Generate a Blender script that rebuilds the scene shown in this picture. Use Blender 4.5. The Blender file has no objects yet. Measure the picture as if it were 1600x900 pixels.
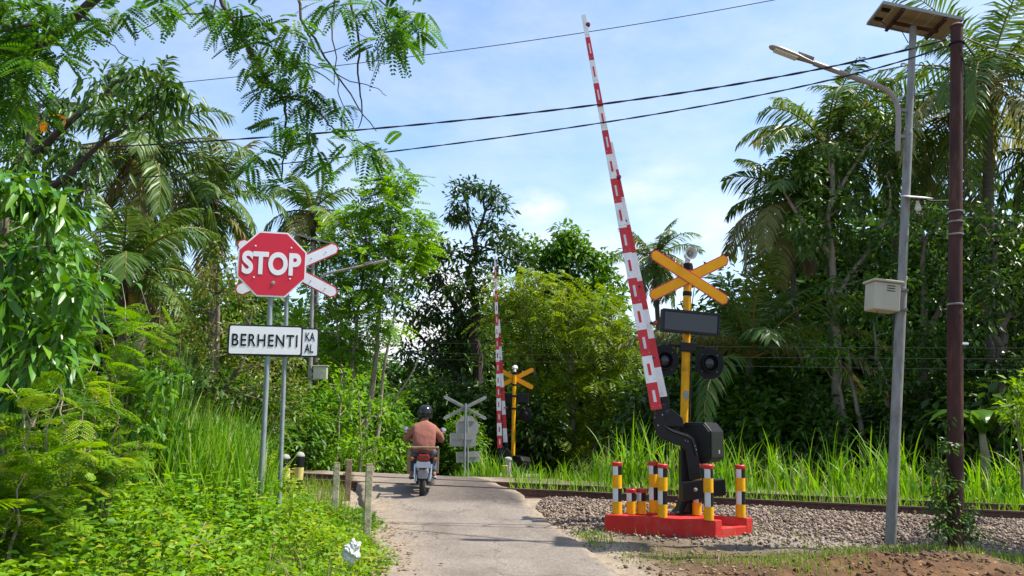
import bpy, bmesh, math, random
import numpy as np
from mathutils import Vector, Matrix

random.seed(7)
rng = np.random.default_rng(11)
C = bpy.context.scene.collection
SC = bpy.context.scene
PI = math.pi

# ------------------------------------------------------------------ camera
F = 1230.0
PITCH = math.atan(190.0 / F)
ROLL = 0.026
CAM = Vector((0, 0, 1.6))
_f = Vector((0, math.cos(PITCH), math.sin(PITCH)))
_u0 = Vector((0, -math.sin(PITCH), math.cos(PITCH)))
_r0 = Vector((1, 0, 0))
_r = _r0 * math.cos(ROLL) + _u0 * math.sin(ROLL)
_u = _u0 * math.cos(ROLL) - _r0 * math.sin(ROLL)
cd = bpy.data.cameras.new('camera')
cam = bpy.data.objects.new('camera', cd)
C.objects.link(cam)
cam.matrix_world = Matrix(((_r.x, _u.x, -_f.x, CAM.x), (_r.y, _u.y, -_f.y, CAM.y), (_r.z, _u.z, -_f.z, CAM.z), (0, 0, 0, 1)))
cd.sensor_width = 36
cd.lens = 36 * F / 1600
cd.clip_start = 0.05
cd.clip_end = 3000
SC.camera = cam


def ray(px, py):
    return _f + _r * ((px - 800) / F) + _u * ((450 - py) / F)


def pt(px, py, Y):
    d = ray(px, py)
    return CAM + d * (Y / d.y)


def gz(px, py, z=0.0):
    d = ray(px, py)
    return CAM + d * ((z - CAM.z) / d.z)


# ------------------------------------------------------------------ light
SUN_TO = Vector((0.86, 0.03, 1.42)).normalized()
EL = math.asin(SUN_TO.z)
AZ = math.atan2(SUN_TO.x, SUN_TO.y)
sd = bpy.data.lights.new('sun', 'SUN')
sd.energy = 3.7
sd.angle = math.radians(0.5)
sd.color = (1.0, 0.95, 0.86)
sun = bpy.data.objects.new('sun', sd)
C.objects.link(sun)
sun.rotation_euler = SUN_TO.to_track_quat('Z', 'Y').to_euler()
sun.location = (10, -5, 30)

W = bpy.data.worlds.new('World')
SC.world = W
W.use_nodes = True
wn, wl = W.node_tree.nodes, W.node_tree.links
wn.clear()
out = wn.new('ShaderNodeOutputWorld')
bg = wn.new('ShaderNodeBackground')
sky = wn.new('ShaderNodeTexSky')
sky.sky_type = 'NISHITA'
sky.sun_disc = False
sky.sun_elevation = EL
sky.sun_rotation = AZ
sky.air_density = 1.0
sky.dust_density = 0.9
sky.ozone_density = 3.0
bg.inputs['Strength'].default_value = 0.117
# clouds: noise broken puffs at real directions of the sky
tc = wn.new('ShaderNodeTexCoord')
nz = wn.new('ShaderNodeTexNoise')
nz.inputs['Scale'].default_value = 9.0
nz.inputs['Detail'].default_value = 7
nz.inputs['Roughness'].default_value = 0.58
mp = wn.new('ShaderNodeMapping')
mp.inputs['Scale'].default_value = (1, 1, 2.2)
wl.new(tc.outputs['Generated'], mp.inputs['Vector'])
wl.new(mp.outputs['Vector'], nz.inputs['Vector'])


def wmath(op, a, b=None):
    n = wn.new('ShaderNodeMath')
    n.operation = op
    for i, v in enumerate((a, b)):
        if v is None:
            continue
        if isinstance(v, (int, float)):
            n.inputs[i].default_value = v
        else:
            wl.new(v, n.inputs[i])
    return n.outputs[0]


total = None
for (px, py, rad, amt, zs) in ((835, 325, 0.055, 1.0, 1.7), (680, 470, 0.12, 1.25, 1.0), (600, 520, 0.1, 1.1, 1.2), (1010, 285, 0.12, 0.42, 2.2), (560, 330, 0.18, 0.35, 2.5),
                               (900, 450, 0.25, 0.65, 2.0), (1100, 380, 0.2, 0.4, 1.5)):
    d = ray(px, py).normalized()
    vs = wn.new('ShaderNodeVectorMath')
    vs.operation = 'SUBTRACT'
    wl.new(tc.outputs['Generated'], vs.inputs[0])
    vs.inputs[1].default_value = d
    vm = wn.new('ShaderNodeVectorMath')
    vm.operation = 'MULTIPLY'
    wl.new(vs.outputs[0], vm.inputs[0])
    vm.inputs[1].default_value = (1, 1, zs)
    ln = wn.new('ShaderNodeVectorMath')
    ln.operation = 'LENGTH'
    wl.new(vm.outputs[0], ln.inputs[0])
    g = wmath('MULTIPLY', wmath('SUBTRACT', 1.0, wmath('DIVIDE', ln.outputs['Value'], rad)), amt)
    g = wmath('MAXIMUM', g, 0.0)
    total = g if total is None else wmath('MAXIMUM', total, g)
total = wmath('MAXIMUM', total, 0.13)
cl = wmath('MULTIPLY', total, wmath('MULTIPLY', wmath('MAXIMUM', wmath('SUBTRACT', nz.outputs['Fac'], 0.3), 0.0), 5.0))
clamp = wn.new('ShaderNodeClamp')
wl.new(cl, clamp.inputs[0])
mixc = wn.new('ShaderNodeMix')
mixc.data_type = 'RGBA'
wl.new(clamp.outputs[0], mixc.inputs['Factor'])
wl.new(sky.outputs[0], mixc.inputs['A'])
mixc.inputs['B'].default_value = (4.3, 4.35, 4.5, 1)
wl.new(mixc.outputs['Result'], bg.inputs['Color'])
wl.new(bg.outputs[0], out.inputs['Surface'])

SC.view_settings.view_transform = 'Standard'
SC.view_settings.look = 'None'
SC.view_settings.exposure = 1.24
SC.view_settings.gamma = 1
cy = SC.cycles
cy.max_bounces = 7
cy.diffuse_bounces = 3
cy.glossy_bounces = 2
cy.transmission_bounces = 4
cy.use_denoising = True
cy.sample_clamp_indirect = 6


# ------------------------------------------------------------------ materials
def newmat(name):
    m = bpy.data.materials.new(name)
    m.use_nodes = True
    nt = m.node_tree
    return m, nt.nodes, nt.links, nt.nodes['Principled BSDF']


def mat(name, col, rough=0.6, metal=0.0, var=0.12, scale=8.0, bump=0.0, dirt=None, dirt_amt=0.0, dirt_scale=3.0, spec=0.5, stretch=None):
    """painted / plain surface with noise variation and optional patches of wear"""
    m, n, l, b = newmat(name)
    b.inputs['Roughness'].default_value = rough
    b.inputs['Metallic'].default_value = metal
    b.inputs['Specular IOR Level'].default_value = spec
    t = n.new('ShaderNodeTexCoord')
    src = t.outputs['Object']
    if stretch:
        mpn = n.new('ShaderNodeMapping')
        mpn.inputs['Scale'].default_value = stretch
        l.new(src, mpn.inputs['Vector'])
        src = mpn.outputs['Vector']
    nz = n.new('ShaderNodeTexNoise')
    nz.inputs['Scale'].default_value = scale
    nz.inputs['Detail'].default_value = 5
    l.new(src, nz.inputs['Vector'])
    cr = n.new('ShaderNodeValToRGB')
    cr.color_ramp.elements[0].position = 0.3
    cr.color_ramp.elements[1].position = 0.7
    c = np.array(col)
    cr.color_ramp.elements[0].color = (*np.clip(c * (1 - var), 0, 1), 1)
    cr.color_ramp.elements[1].color = (*np.clip(c * (1 + var), 0, 1), 1)
    l.new(nz.outputs['Fac'], cr.inputs[0])
    colout = cr.outputs[0]
    if dirt is not None:
        n2 = n.new('ShaderNodeTexNoise')
        n2.inputs['Scale'].default_value = dirt_scale
        n2.inputs['Detail'].default_value = 8
        n2.inputs['Roughness'].default_value = 0.7
        l.new(src, n2.inputs['Vector'])
        r2 = n.new('ShaderNodeValToRGB')
        r2.color_ramp.elements[0].position = 0.62 - 0.3 * dirt_amt
        r2.color_ramp.elements[1].position = 0.8 - 0.25 * dirt_amt
        l.new(n2.outputs['Fac'], r2.inputs[0])
        mx = n.new('ShaderNodeMix')
        mx.data_type = 'RGBA'
        l.new(r2.outputs[0], mx.inputs['Factor'])
        l.new(colout, mx.inputs['A'])
        mx.inputs['B'].default_value = (*dirt, 1)
        colout = mx.outputs['Result']
    l.new(colout, b.inputs['Base Color'])
    if bump:
        n3 = n.new('ShaderNodeTexNoise')
        n3.inputs['Scale'].default_value = scale * 4
        n3.inputs['Detail'].default_value = 6
        l.new(src, n3.inputs['Vector'])
        bp = n.new('ShaderNodeBump')
        bp.inputs['Strength'].default_value = bump
        bp.inputs['Distance'].default_value = 0.02
        l.new(n3.outputs['Fac'], bp.inputs['Height'])
        l.new(bp.outputs[0], b.inputs['Normal'])
    return m


def leafmat(name, c0, c1, c2=None, trans=0.35, rough=0.42, spec=0.28, tcol=None):
    """leaf: each leaf's own tone runs from c0 to c1 (a few to c2); some light passes through"""
    m, n, l, b = newmat(name)
    a = n.new('ShaderNodeAttribute')
    a.attribute_name = 'tone'
    cr = n.new('ShaderNodeValToRGB')
    e = cr.color_ramp.elements
    e[0].color = (*c0, 1)
    e[1].position = 0.9 if c2 is not None else 1.0
    e[1].color = (*c1, 1)
    if c2 is not None:
        k = e.new(0.97)
        k.color = (*c2, 1)
    l.new(a.outputs['Fac'], cr.inputs[0])
    l.new(cr.outputs[0], b.inputs['Base Color'])
    b.inputs['Roughness'].default_value = rough
    b.inputs['Specular IOR Level'].default_value = spec
    tr = n.new('ShaderNodeBsdfTranslucent')
    hs = n.new('ShaderNodeHueSaturation')
    hs.inputs['Hue'].default_value = 0.485
    hs.inputs['Value'].default_value = 1.7
    hs.inputs['Saturation'].default_value = 1.05
    l.new(cr.outputs[0], hs.inputs['Color'])
    l.new(hs.outputs[0], tr.inputs['Color'])
    ms = n.new('ShaderNodeMixShader')
    ms.inputs[0].default_value = trans
    l.new(b.outputs[0], ms.inputs[1])
    l.new(tr.outputs[0], ms.inputs[2])
    l.new(ms.outputs[0], n['Material Output'].inputs['Surface'])
    return m


M = {}
M['red'] = mat('red paint', (0.56, 0.016, 0.024), 0.5, dirt=(0.3, 0.03, 0.03), dirt_amt=0.2)
M['white'] = mat('white paint', (0.78, 0.77, 0.75), 0.45, var=0.05, dirt=(0.5, 0.48, 0.43), dirt_amt=0.15)
M['signred'] = mat('sign red film', (0.60, 0.012, 0.035), 0.35, var=0.05, scale=3)
M['signwhite'] = mat('sign white film', (0.80, 0.79, 0.80), 0.4, var=0.04, dirt=(0.6, 0.58, 0.54), dirt_amt=0.12)
M['yellow'] = mat('yellow paint', (0.74, 0.35, 0.003), 0.5, var=0.1, dirt=(0.36, 0.17, 0.03), dirt_amt=0.3, dirt_scale=9, spec=0.25)
M['amber'] = mat('amber sign film', (0.86, 0.37, 0.003), 0.5, var=0.06, spec=0.25)
M['black'] = mat('black paint', (0.006, 0.006, 0.007), 0.45, var=0.25, scale=5, dirt=(0.022, 0.02, 0.018), dirt_amt=0.1, spec=0.3)
M['blackmatt'] = mat('black plastic', (0.007, 0.007, 0.008), 0.6, var=0.2, spec=0.25)
M['glossblack'] = mat('gloss black', (0.012, 0.012, 0.013), 0.12, var=0.1)
M['screen'] = mat('dark glass screen', (0.014, 0.014, 0.02), 0.2, var=0.1, scale=2)
M['bollred'] = mat('bollard cap red', (0.45, 0.015, 0.012), 0.5, var=0.15, dirt=(0.4, 0.12, 0.08), dirt_amt=0.2)
M['plinthred'] = mat('platform red paint', (0.50, 0.028, 0.022), 0.75, var=0.16, scale=5, bump=0.2, dirt=(0.24, 0.10, 0.065), dirt_amt=0.33, dirt_scale=5, spec=0.2)
M['refl'] = mat('reflective tape', (0.6, 0.6, 0.58), 0.35, var=0.08)
M['galv'] = mat('galvanised steel', (0.23, 0.225, 0.21), 0.55, 0.15, var=0.22, scale=9, dirt=(0.12, 0.11, 0.09), dirt_amt=0.4, dirt_scale=5, stretch=(1, 1, .35), spec=0.3)
M['signpole'] = mat('sign pole steel', (0.22, 0.25, 0.26), 0.55, 0.15, var=0.12, dirt=(0.2, 0.2, 0.19), dirt_amt=0.2)
M['alu'] = mat('aluminium back', (0.27, 0.265, 0.24), 0.55, 0.2, var=0.12, dirt=(0.28, 0.27, 0.24), dirt_amt=0.3)
M['backsheet'] = mat('solar back sheet', (0.27, 0.20, 0.12), 0.6, var=0.08)
M['cell'] = mat('solar cells', (0.01, 0.013, 0.035), 0.15, var=0.2)
M['lampgrey'] = mat('lamp housing', (0.28, 0.24, 0.21), 0.5, 0.2, var=0.1)
M['lens'] = mat('frosted lens', (0.62, 0.6, 0.55), 0.25, var=0.05)
M['boxcream'] = mat('cream box paint', (0.42, 0.39, 0.29), 0.5, var=0.06, dirt=(0.34, 0.28, 0.2), dirt_amt=0.25, stretch=(1, 1, .3))
M['boxpanel'] = mat('grey box paint', (0.5, 0.47, 0.41), 0.5, var=0.06)
M['rust'] = mat('rusty iron', (0.05, 0.019, 0.014), 0.7, 0.0, var=0.45, scale=7, bump=0.25, dirt=(0.13, 0.055, 0.03), dirt_amt=0.3, dirt_scale=6, stretch=(1, 1, .22), spec=0.25)
M['rail'] = mat('rusty rail', (0.085, 0.04, 0.026), 0.75, 0.1, var=0.35, scale=12, bump=0.3)
M['railtop'] = mat('worn rail head', (0.16, 0.10, 0.07), 0.45, 0.4, var=0.2)
M['conc'] = mat('sleeper concrete', (0.3, 0.28, 0.26), 0.9, var=0.2, bump=0.3)
M['wood'] = mat('weathered wood', (0.22, 0.15, 0.075), 0.85, var=0.35, scale=20, bump=0.4, dirt=(0.15, 0.16, 0.06), dirt_amt=0.4, stretch=(1, 1, .12))
M['postwhite'] = mat('weathered post', (0.42, 0.38, 0.24), 0.9, var=0.3, scale=9, bump=0.4, dirt=(0.12, 0.13, 0.06), dirt_amt=0.55, dirt_scale=6)
M['postrust'] = mat('stained post top', (0.19, 0.135, 0.08), 0.9, var=0.3, scale=9, bump=0.4)
M['paleyellow'] = mat('faded yellow paint', (0.5, 0.42, 0.12), 0.8, var=0.15, dirt=(0.2, 0.18, 0.08), dirt_amt=0.4, dirt_scale=8)
M['cable'] = mat('cable', (0.012, 0.012, 0.014), 0.6, var=0.1)
M['tyre'] = mat('tyre rubber', (0.016, 0.016, 0.016), 0.8, var=0.2)
M['chrome'] = mat('chrome', (0.55, 0.55, 0.55), 0.2, 0.9, var=0.05)
M['plate'] = mat('plate film', (0.19, 0.2, 0.26), 0.5, var=0.1)
M['mudgrey'] = mat('fender grey plastic', (0.2, 0.2, 0.22), 0.4, var=0.1)
M['taillens'] = mat('tail lens', (0.17, 0.008, 0.01), 0.2, var=0.1)
M['signallens'] = mat('turn lens', (0.28, 0.09, 0.01), 0.2, var=0.1)
M['skin'] = mat('skin', (0.3, 0.15, 0.09), 0.55, var=0.08)
M['shirt'] = mat('salmon shirt', (0.27, 0.095, 0.066), 0.85, var=0.12, scale=1.7, bump=1.0)
M['jeans'] = mat('denim', (0.045, 0.06, 0.10), 0.85, var=0.25, scale=14)
M['shoe'] = mat('shoe', (0.3, 0.3, 0.33), 0.6, var=0.15)
M['bag'] = mat('white plastic', (0.6, 0.6, 0.59), 0.4, var=0.25, scale=25)
M['bark'] = mat('bark', (0.13, 0.10, 0.07), 0.95, var=0.4, scale=10, bump=0.6, dirt=(0.2, 0.19, 0.15), dirt_amt=0.35, stretch=(1, 1, .3))
M['palebark'] = mat('pale bark', (0.24, 0.2, 0.14), 0.95, var=0.35, scale=9, bump=0.5, dirt=(0.12, 0.11, 0.07), dirt_amt=0.35, stretch=(1, 1, .3))
M['darkbark'] = mat('dark bark', (0.05, 0.036, 0.028), 0.95, var=0.4, scale=10, bump=0.6)
M['palmbark'] = mat('palm trunk', (0.10, 0.085, 0.062), 0.95, var=0.35, scale=3, bump=0.5, stretch=(1, 1, 7))
M['coco'] = mat('coconut', (0.3, 0.22, 0.03), 0.5, var=0.2)
M['tileroof'] = mat('roof', (0.3, 0.28, 0.26), 0.8)

M['lf_dark'] = leafmat('leaf dark', (0.012, 0.036, 0.005), (0.055, 0.12, 0.012), (0.147, 0.126, 0.032), 0.22, 0.35)
M['lf_forest'] = leafmat('leaf forest', (0.018, 0.055, 0.007), (0.075, 0.165, 0.016), (0.137, 0.179, 0.032), 0.25, 0.4)
M['lf_mid'] = leafmat('leaf mid', (0.03, 0.105, 0.007), (0.11, 0.25, 0.013), (0.200, 0.250, 0.037), 0.32, 0.45)
M['lf_light'] = leafmat('leaf light', (0.07, 0.19, 0.006), (0.165, 0.34, 0.009), (0.257, 0.338, 0.027), 0.4, 0.5)
M['lf_yellow'] = leafmat('leaf yellowgreen', (0.045, 0.13, 0.005), (0.20, 0.35, 0.008), (0.312, 0.338, 0.039), 0.4, 0.5)
M['lf_bush'] = leafmat('leaf feathery bush', (0.085, 0.15, 0.010), (0.19, 0.28, 0.012), (0.270, 0.297, 0.041), 0.38, 0.5)
M['lf_olive'] = leafmat('leaf olive', (0.05, 0.085, 0.010), (0.17, 0.20, 0.022), (0.253, 0.218, 0.057), 0.3, 0.4)
M['lf_gloss'] = leafmat('leaf glossy', (0.03, 0.12, 0.007), (0.10, 0.25, 0.011), (0.188, 0.312, 0.013), 0.25, 0.36, 0.45)
M['lf_feather'] = leafmat('leaf pinnate', (0.065, 0.175, 0.007), (0.145, 0.295, 0.011), (0.203, 0.324, 0.027), 0.42, 0.5)
M['lf_over'] = leafmat('leaf overhanging', (0.02, 0.075, 0.006), (0.065, 0.19, 0.010), (0.14, 0.24, 0.02), 0.36, 0.45)
M['lf_palm'] = leafmat('palm leaflet', (0.035, 0.085, 0.010), (0.095, 0.17, 0.018), (0.231, 0.210, 0.063), 0.28, 0.42, 0.35)
M['lf_palmy'] = leafmat('yellowing palm leaflet', (0.126, 0.147, 0.032), (0.231, 0.210, 0.053), (0.294, 0.210, 0.084), 0.3, 0.4)
M['lf_dry'] = leafmat('dry frond', (0.147, 0.095, 0.053), (0.315, 0.242, 0.137), None, 0.2, 0.7)
M['lf_rachis'] = leafmat('palm rachis', (0.210, 0.179, 0.032), (0.315, 0.252, 0.042), None, 0.1, 0.5)
M['lf_grass'] = leafmat('tall grass', (0.055, 0.17, 0.005), (0.18, 0.37, 0.011), (0.375, 0.375, 0.150), 0.4, 0.45)
M['lf_lawn'] = leafmat('short grass', (0.103, 0.196, 0.017), (0.196, 0.276, 0.029), (0.345, 0.299, 0.115), 0.35, 0.5)
M['lf_orange'] = leafmat('withered leaf', (0.525, 0.210, 0.021), (0.630, 0.315, 0.032), None, 0.35, 0.5)
M['lf_banana'] = leafmat('banana leaf', (0.053, 0.137, 0.016), (0.105, 0.210, 0.021), None, 0.4, 0.3)
M['litter'] = leafmat('fallen leaf', (0.12, 0.07, 0.035), (0.34, 0.24, 0.13), None, 0.1, 0.8)


# ------------------------------------------------------------------ mesh tools
SPLIT = {'reflector', 'rivet', 'bolt', 'strap', 'vent', 'stiffener', 'anchor_bolt', 'spacer_rod', 'light_bracket', 'shock_absorber', 'fork_tube', 'clamp_band', 'mount_beam', 'junction_box', 'rail_clip', 'eye', 'foot_peg', 'side_rail'}


class MB:
    def __init__(self):
        self.v, self.f, self.m, self.cut = [], [], [], []

    def add(self, vs, fs, mi=0):
        o = len(self.v)
        self.cut.append((o, len(self.f)))
        self.v += [tuple(p) for p in vs]
        self.f += [tuple(i + o for i in f) for f in fs]
        self.m += [mi] * len(fs)
        return self

    def box(self, c, s, rot=None, mi=0):
        vs = []
        for z in (-.5, .5):
            for (x, y) in ((-.5, -.5), (.5, -.5), (.5, .5), (-.5, .5)):
                p = Vector((x * s[0], y * s[1], z * s[2]))
                if rot is not None:
                    p = rot @ p
                vs.append(p + Vector(c))
        return self.add(vs, [(3, 2, 1, 0), (4, 5, 6, 7), (0, 1, 5, 4), (1, 2, 6, 5), (2, 3, 7, 6), (3, 0, 4, 7)], mi)

    def tube(self, pts, rads, n=10, mi=0, caps=True):
        pts = [Vector(p) for p in pts]
        if not hasattr(rads, '__len__'):
            rads = [rads] * len(pts)
        vs, fs = [], []
        ref = None
        for i, p in enumerate(pts):
            t = (pts[min(i + 1, len(pts) - 1)] - pts[max(i - 1, 0)]).normalized()
            if ref is None:
                ref = Vector((1, 0, 0)) if abs(t.x) < 0.8 else Vector((0, 1, 0))
            a = (ref - t * ref.dot(t)).normalized()
            ref = a
            b = t.cross(a)
            for k in range(n):
                w = 2 * PI * k / n
                vs.append(p + (a * math.cos(w) + b * math.sin(w)) * rads[i])
        for i in range(len(pts) - 1):
            for k in range(n):
                fs.append((i * n + k, i * n + (k + 1) % n, (i + 1) * n + (k + 1) % n, (i + 1) * n + k))
        if caps:
            fs.append(tuple(range(n - 1, -1, -1)))
            fs.append(tuple((len(pts) - 1) * n + k for k in range(n)))
        return self.add(vs, fs, mi)

    def lathe(self, prof, n=20, mat=None, mi=0, caps=True):
        """prof: (r, z) along local Z, mat: Matrix"""
        mat = mat or Matrix()
        vs, fs = [], []
        for (r, z) in prof:
            for k in range(n):
                w = 2 * PI * k / n
                vs.append(mat @ Vector((r * math.cos(w), r * math.sin(w), z)))
        for i in range(len(prof) - 1):
            for k in range(n):
                fs.append((i * n + k, i * n + (k + 1) % n, (i + 1) * n + (k + 1) % n, (i + 1) * n + k))
        if caps:
            fs.append(tuple(range(n - 1, -1, -1)))
            fs.append(tuple((len(prof) - 1) * n + k for k in range(n)))
        return self.add(vs, fs, mi)

    def prism(self, poly, y0, y1, mi=0, mat=None):
        """poly in (x, z), extruded along y"""
        mat = mat or Matrix()
        n = len(poly)
        vs = [mat @ Vector((x, y0, z)) for x, z in poly] + [mat @ Vector((x, y1, z)) for x, z in poly]
        fs = [tuple(range(n)), tuple(range(2 * n - 1, n - 1, -1))]
        fs += [(i, i + n, (i + 1) % n + n, (i + 1) % n) for i in range(n)]
        return self.add(vs, fs, mi)

    def build(self, name, mats, parent=None, smooth=False, bevel=0.0):
        if name in SPLIT and len(self.cut) > 1:          # each small fitting is a part of its own
            ends = self.cut[1:] + [(len(self.v), len(self.f))]
            for (v0, f0), (v1, f1) in zip(self.cut, ends):
                s = MB()
                s.add(self.v[v0:v1], [tuple(i - v0 for i in f) for f in self.f[f0:f1]])
                s.m = self.m[f0:f1]
                o = s.build(name, mats, parent, smooth, bevel)
            return o
        me = bpy.data.meshes.new(name)
        me.from_pydata(self.v, [], self.f)
        mats = mats if isinstance(mats, (list, tuple)) else [mats]
        for m in mats:
            me.materials.append(m)
        me.polygons.foreach_set('material_index', self.m)
        bm = bmesh.new()
        bm.from_mesh(me)
        bmesh.ops.recalc_face_normals(bm, faces=bm.faces)
        bm.to_mesh(me)
        bm.free()
        if smooth:
            me.polygons.foreach_set('use_smooth', [True] * len(me.polygons))
            try:
                me.set_sharp_from_angle(angle=math.radians(40))
            except Exception:
                pass
        o = bpy.data.objects.new(name, me)
        C.objects.link(o)
        if parent is not None:
            o.parent = parent
        if bevel:
            bv = o.modifiers.new('bevel', 'BEVEL')
            bv.width = bevel
            bv.segments = 2
            bv.limit_method = 'ANGLE'
            bv.angle_limit = math.radians(40)
        return o


def tag(o, label=None, cat=None, group=None, kind=None):
    if label:
        o['label'] = label
    if cat:
        o['category'] = cat
    if group:
        o['group'] = group
    if kind:
        o['kind'] = kind
    return o


def empty(name, loc, label, cat, group=None, rz=0.0):
    o = bpy.data.objects.new(name, None)
    C.objects.link(o)
    o.location = loc
    o.rotation_euler = (0, 0, rz)
    o.empty_display_size = 0.2
    return tag(o, label, cat, group)


def copy_tree(o, parent=None):
    c = o.copy()
    C.objects.link(c)
    if parent is not None:
        c.parent = parent
    for ch in list(o.children):
        copy_tree(ch, c)
    return c


def aim(o, base, top, rz=0.0):
    """stand o at base with its Z along top-base"""
    d = (Vector(top) - Vector(base)).normalized()
    q = Vector((0, 0, 1)).rotation_difference(d)
    o.rotation_mode = 'QUATERNION'
    o.rotation_quaternion = q @ Matrix.Rotation(rz, 3, 'Z').to_quaternion()
    o.location = base


def nrm(a):
    return a / np.maximum(np.linalg.norm(a, axis=-1, keepdims=True), 1e-9)


class Leaves:
    """numpy collector of triangle leaves / strips with a per-face tone"""

    def __init__(self):
        self.V, self.T, self.tone, self.mi = [], [], [], []
        self.n = 0

    def raw(self, V, T, tone, mi=0):
        self.V.append(V)
        self.T.append(T + self.n)
        self.tone.append(tone)
        self.mi.append(np.full(len(T), mi, np.int32))
        self.n += len(V)

    def add(self, pos, d, up, L, Wd, fold=0.25, droop=0.0, tone=None, mi=0, mid=0.42):
        """kite leaves folded along the midrib"""
        n = len(pos)
        if n == 0:
            return
        d = nrm(d)
        s = nrm(np.cross(d, up))
        u = np.cross(s, d)
        L = np.broadcast_to(np.asarray(L, float), (n,))[:, None]
        Wd = np.broadcast_to(np.asarray(Wd, float), (n,))[:, None]
        tip = pos + d * L
        tip[:, 2] -= (droop * L)[:, 0]
        m = pos + d * L * mid
        a = m + s * Wd / 2 + u * Wd * fold
        b = m - s * Wd / 2 + u * Wd * fold
        V = np.stack([pos, a, tip, b], 1).reshape(-1, 3)
        k = np.arange(n) * 4
        T = np.stack([np.stack([k, k + 1, k + 2], 1), np.stack([k, k + 2, k + 3], 1)], 1).reshape(-1, 3)
        if tone is None:
            tone = rng.random(n)
        self.raw(V, T, np.repeat(tone, 2), mi)

    def add_fine(self, pos, d, up, L, Wd, fold=0.2, droop=0.25, tone=None, mi=0):
        """eight-triangle leaf: pointed oval, folded midrib, drooping tip"""
        n = len(pos)
        d = nrm(d)
        s = nrm(np.cross(d, up))
        u = np.cross(s, d)
        L = np.broadcast_to(np.asarray(L, float), (n,))[:, None]
        Wd = np.broadcast_to(np.asarray(Wd, float), (n,))[:, None]

        def along(t):
            p = pos + d * L * t
            p[:, 2] -= (droop * L)[:, 0] * t * t
            return p
        m1, m2, tip = along(.3), along(.66), along(1.)
        a1, b1 = m1 + s * Wd * .48 + u * Wd * fold, m1 - s * Wd * .48 + u * Wd * fold
        a2, b2 = m2 + s * Wd * .38 + u * Wd * fold * .8, m2 - s * Wd * .38 + u * Wd * fold * .8
        V = np.stack([pos, a1, a2, tip, b2, b1, m1, m2], 1).reshape(-1, 3)
        q = np.array([(0, 1, 6), (0, 6, 5), (1, 2, 7), (1, 7, 6), (5, 6, 7), (5, 7, 4), (2, 3, 7), (7, 3, 4)])
        T = ((np.arange(n) * 8)[:, None, None] + q[None]).reshape(-1, 3)
        if tone is None:
            tone = rng.random(n)
        self.raw(V, T, np.repeat(tone, 8), mi)

    def blades(self, pos, d, L, Wd, bend, seg=4, tone=None, mi=0):
        """grass blades curving over towards d"""
        n = len(pos)
        d = nrm(d)
        up = np.array([0, 0, 1.0])
        s = nrm(np.cross(d, up) + 1e-6)
        ang = rng.random(n) * 2 * PI
        s = nrm(s + 0.6 * np.stack([np.cos(ang), np.sin(ang), np.zeros(n)], 1))
        t = np.linspace(0, 1, seg + 1)
        L = np.broadcast_to(np.asarray(L, float), (n,))
        Wd = np.broadcast_to(np.asarray(Wd, float), (n,))
        bend = np.broadcast_to(np.asarray(bend, float), (n,))
        P = np.zeros((n, seg + 1, 3))
        cur = pos.copy()
        P[:, 0] = cur
        for i in range(1, seg + 1):
            th = bend * (t[i] - .5 / seg) ** 1.4
            step = d * np.sin(th)[:, None] + up * np.cos(th)[:, None]
            cur = cur + step * (L / seg)[:, None]
            P[:, i] = cur
        w = np.where(t < .25, .6 + t * 1.6, (1 - t) / .75)[None, :, None] * Wd[:, None, None] / 2
        Va, Vb = P + s[:, None] * w, P - s[:, None] * w
        V = np.stack([Va, Vb], 2).reshape(n, -1, 3)
        nv = (seg + 1) * 2
        T = []
        for i in range(seg):
            a = 2 * i
            T += [(a, a + 1, a + 3), (a, a + 3, a + 2)]
        T = np.array(T)
        TT = (np.arange(n) * nv)[:, None, None] + T[None]
        if tone is None:
            tone = rng.random(n)
        self.raw(V.reshape(-1, 3), TT.reshape(-1, 3), np.repeat(tone, len(T)), mi)

    def build(self, name, mats, parent=None, origin=None):
        V = np.concatenate(self.V)
        T = np.concatenate(self.T)
        if origin is not None:
            V = V - np.array(origin)
        me = bpy.data.meshes.new(name)
        me.vertices.add(len(V))
        me.vertices.foreach_set('co', V.astype(np.float32).ravel())
        me.loops.add(len(T) * 3)
        me.loops.foreach_set('vertex_index', T.astype(np.int32).ravel())
        me.polygons.add(len(T))
        me.polygons.foreach_set('loop_start', np.arange(len(T), dtype=np.int32) * 3)
        mats = mats if isinstance(mats, (list, tuple)) else [mats]
        for m in mats:
            me.materials.append(m)
        me.polygons.foreach_set('material_index', np.concatenate(self.mi))
        a = me.attributes.new('tone', 'FLOAT', 'FACE')
        a.data.foreach_set('value', np.concatenate(self.tone).astype(np.float32))
        me.update(calc_edges=True)
        me.validate()
        o = bpy.data.objects.new(name, me)
        C.objects.link(o)
        if parent is not None:
            o.parent = parent
        return o


def pinnate(pos, d, up, R, pairs, ll, lw, ang=1.1, droop=0.3, start=0.12):
    """leaflets of pinnate leaves: returns base, dir, up, length, width, owner"""
    n = len(pos)
    d = nrm(d)
    s = nrm(np.cross(d, up))
    u = np.cross(s, d)
    R = np.broadcast_to(np.asarray(R, float), (n,))
    t = np.linspace(start, 1, pairs)
    B, D, U, LL, LW, O = [], [], [], [], [], []
    for i, tt in enumerate(t):
        base = pos + d * (R * tt)[:, None]
        base[:, 2] -= droop * R * tt ** 2
        loc = d.copy()
        loc[:, 2] -= 2 * droop * tt
        loc = nrm(loc)
        prof = math.sin(PI * (0.12 + 0.8 * tt)) ** 0.6
        for sg in (1, -1):
            B.append(base)
            D.append(loc * math.cos(ang) + s * (sg * math.sin(ang)) + u * 0.05)
            U.append(u)
            LL.append(np.full(n, ll * prof))
            LW.append(np.full(n, lw))
            O.append(np.arange(n))
    return [np.concatenate(x) for x in (B, D, U, LL, LW, O)]


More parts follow.
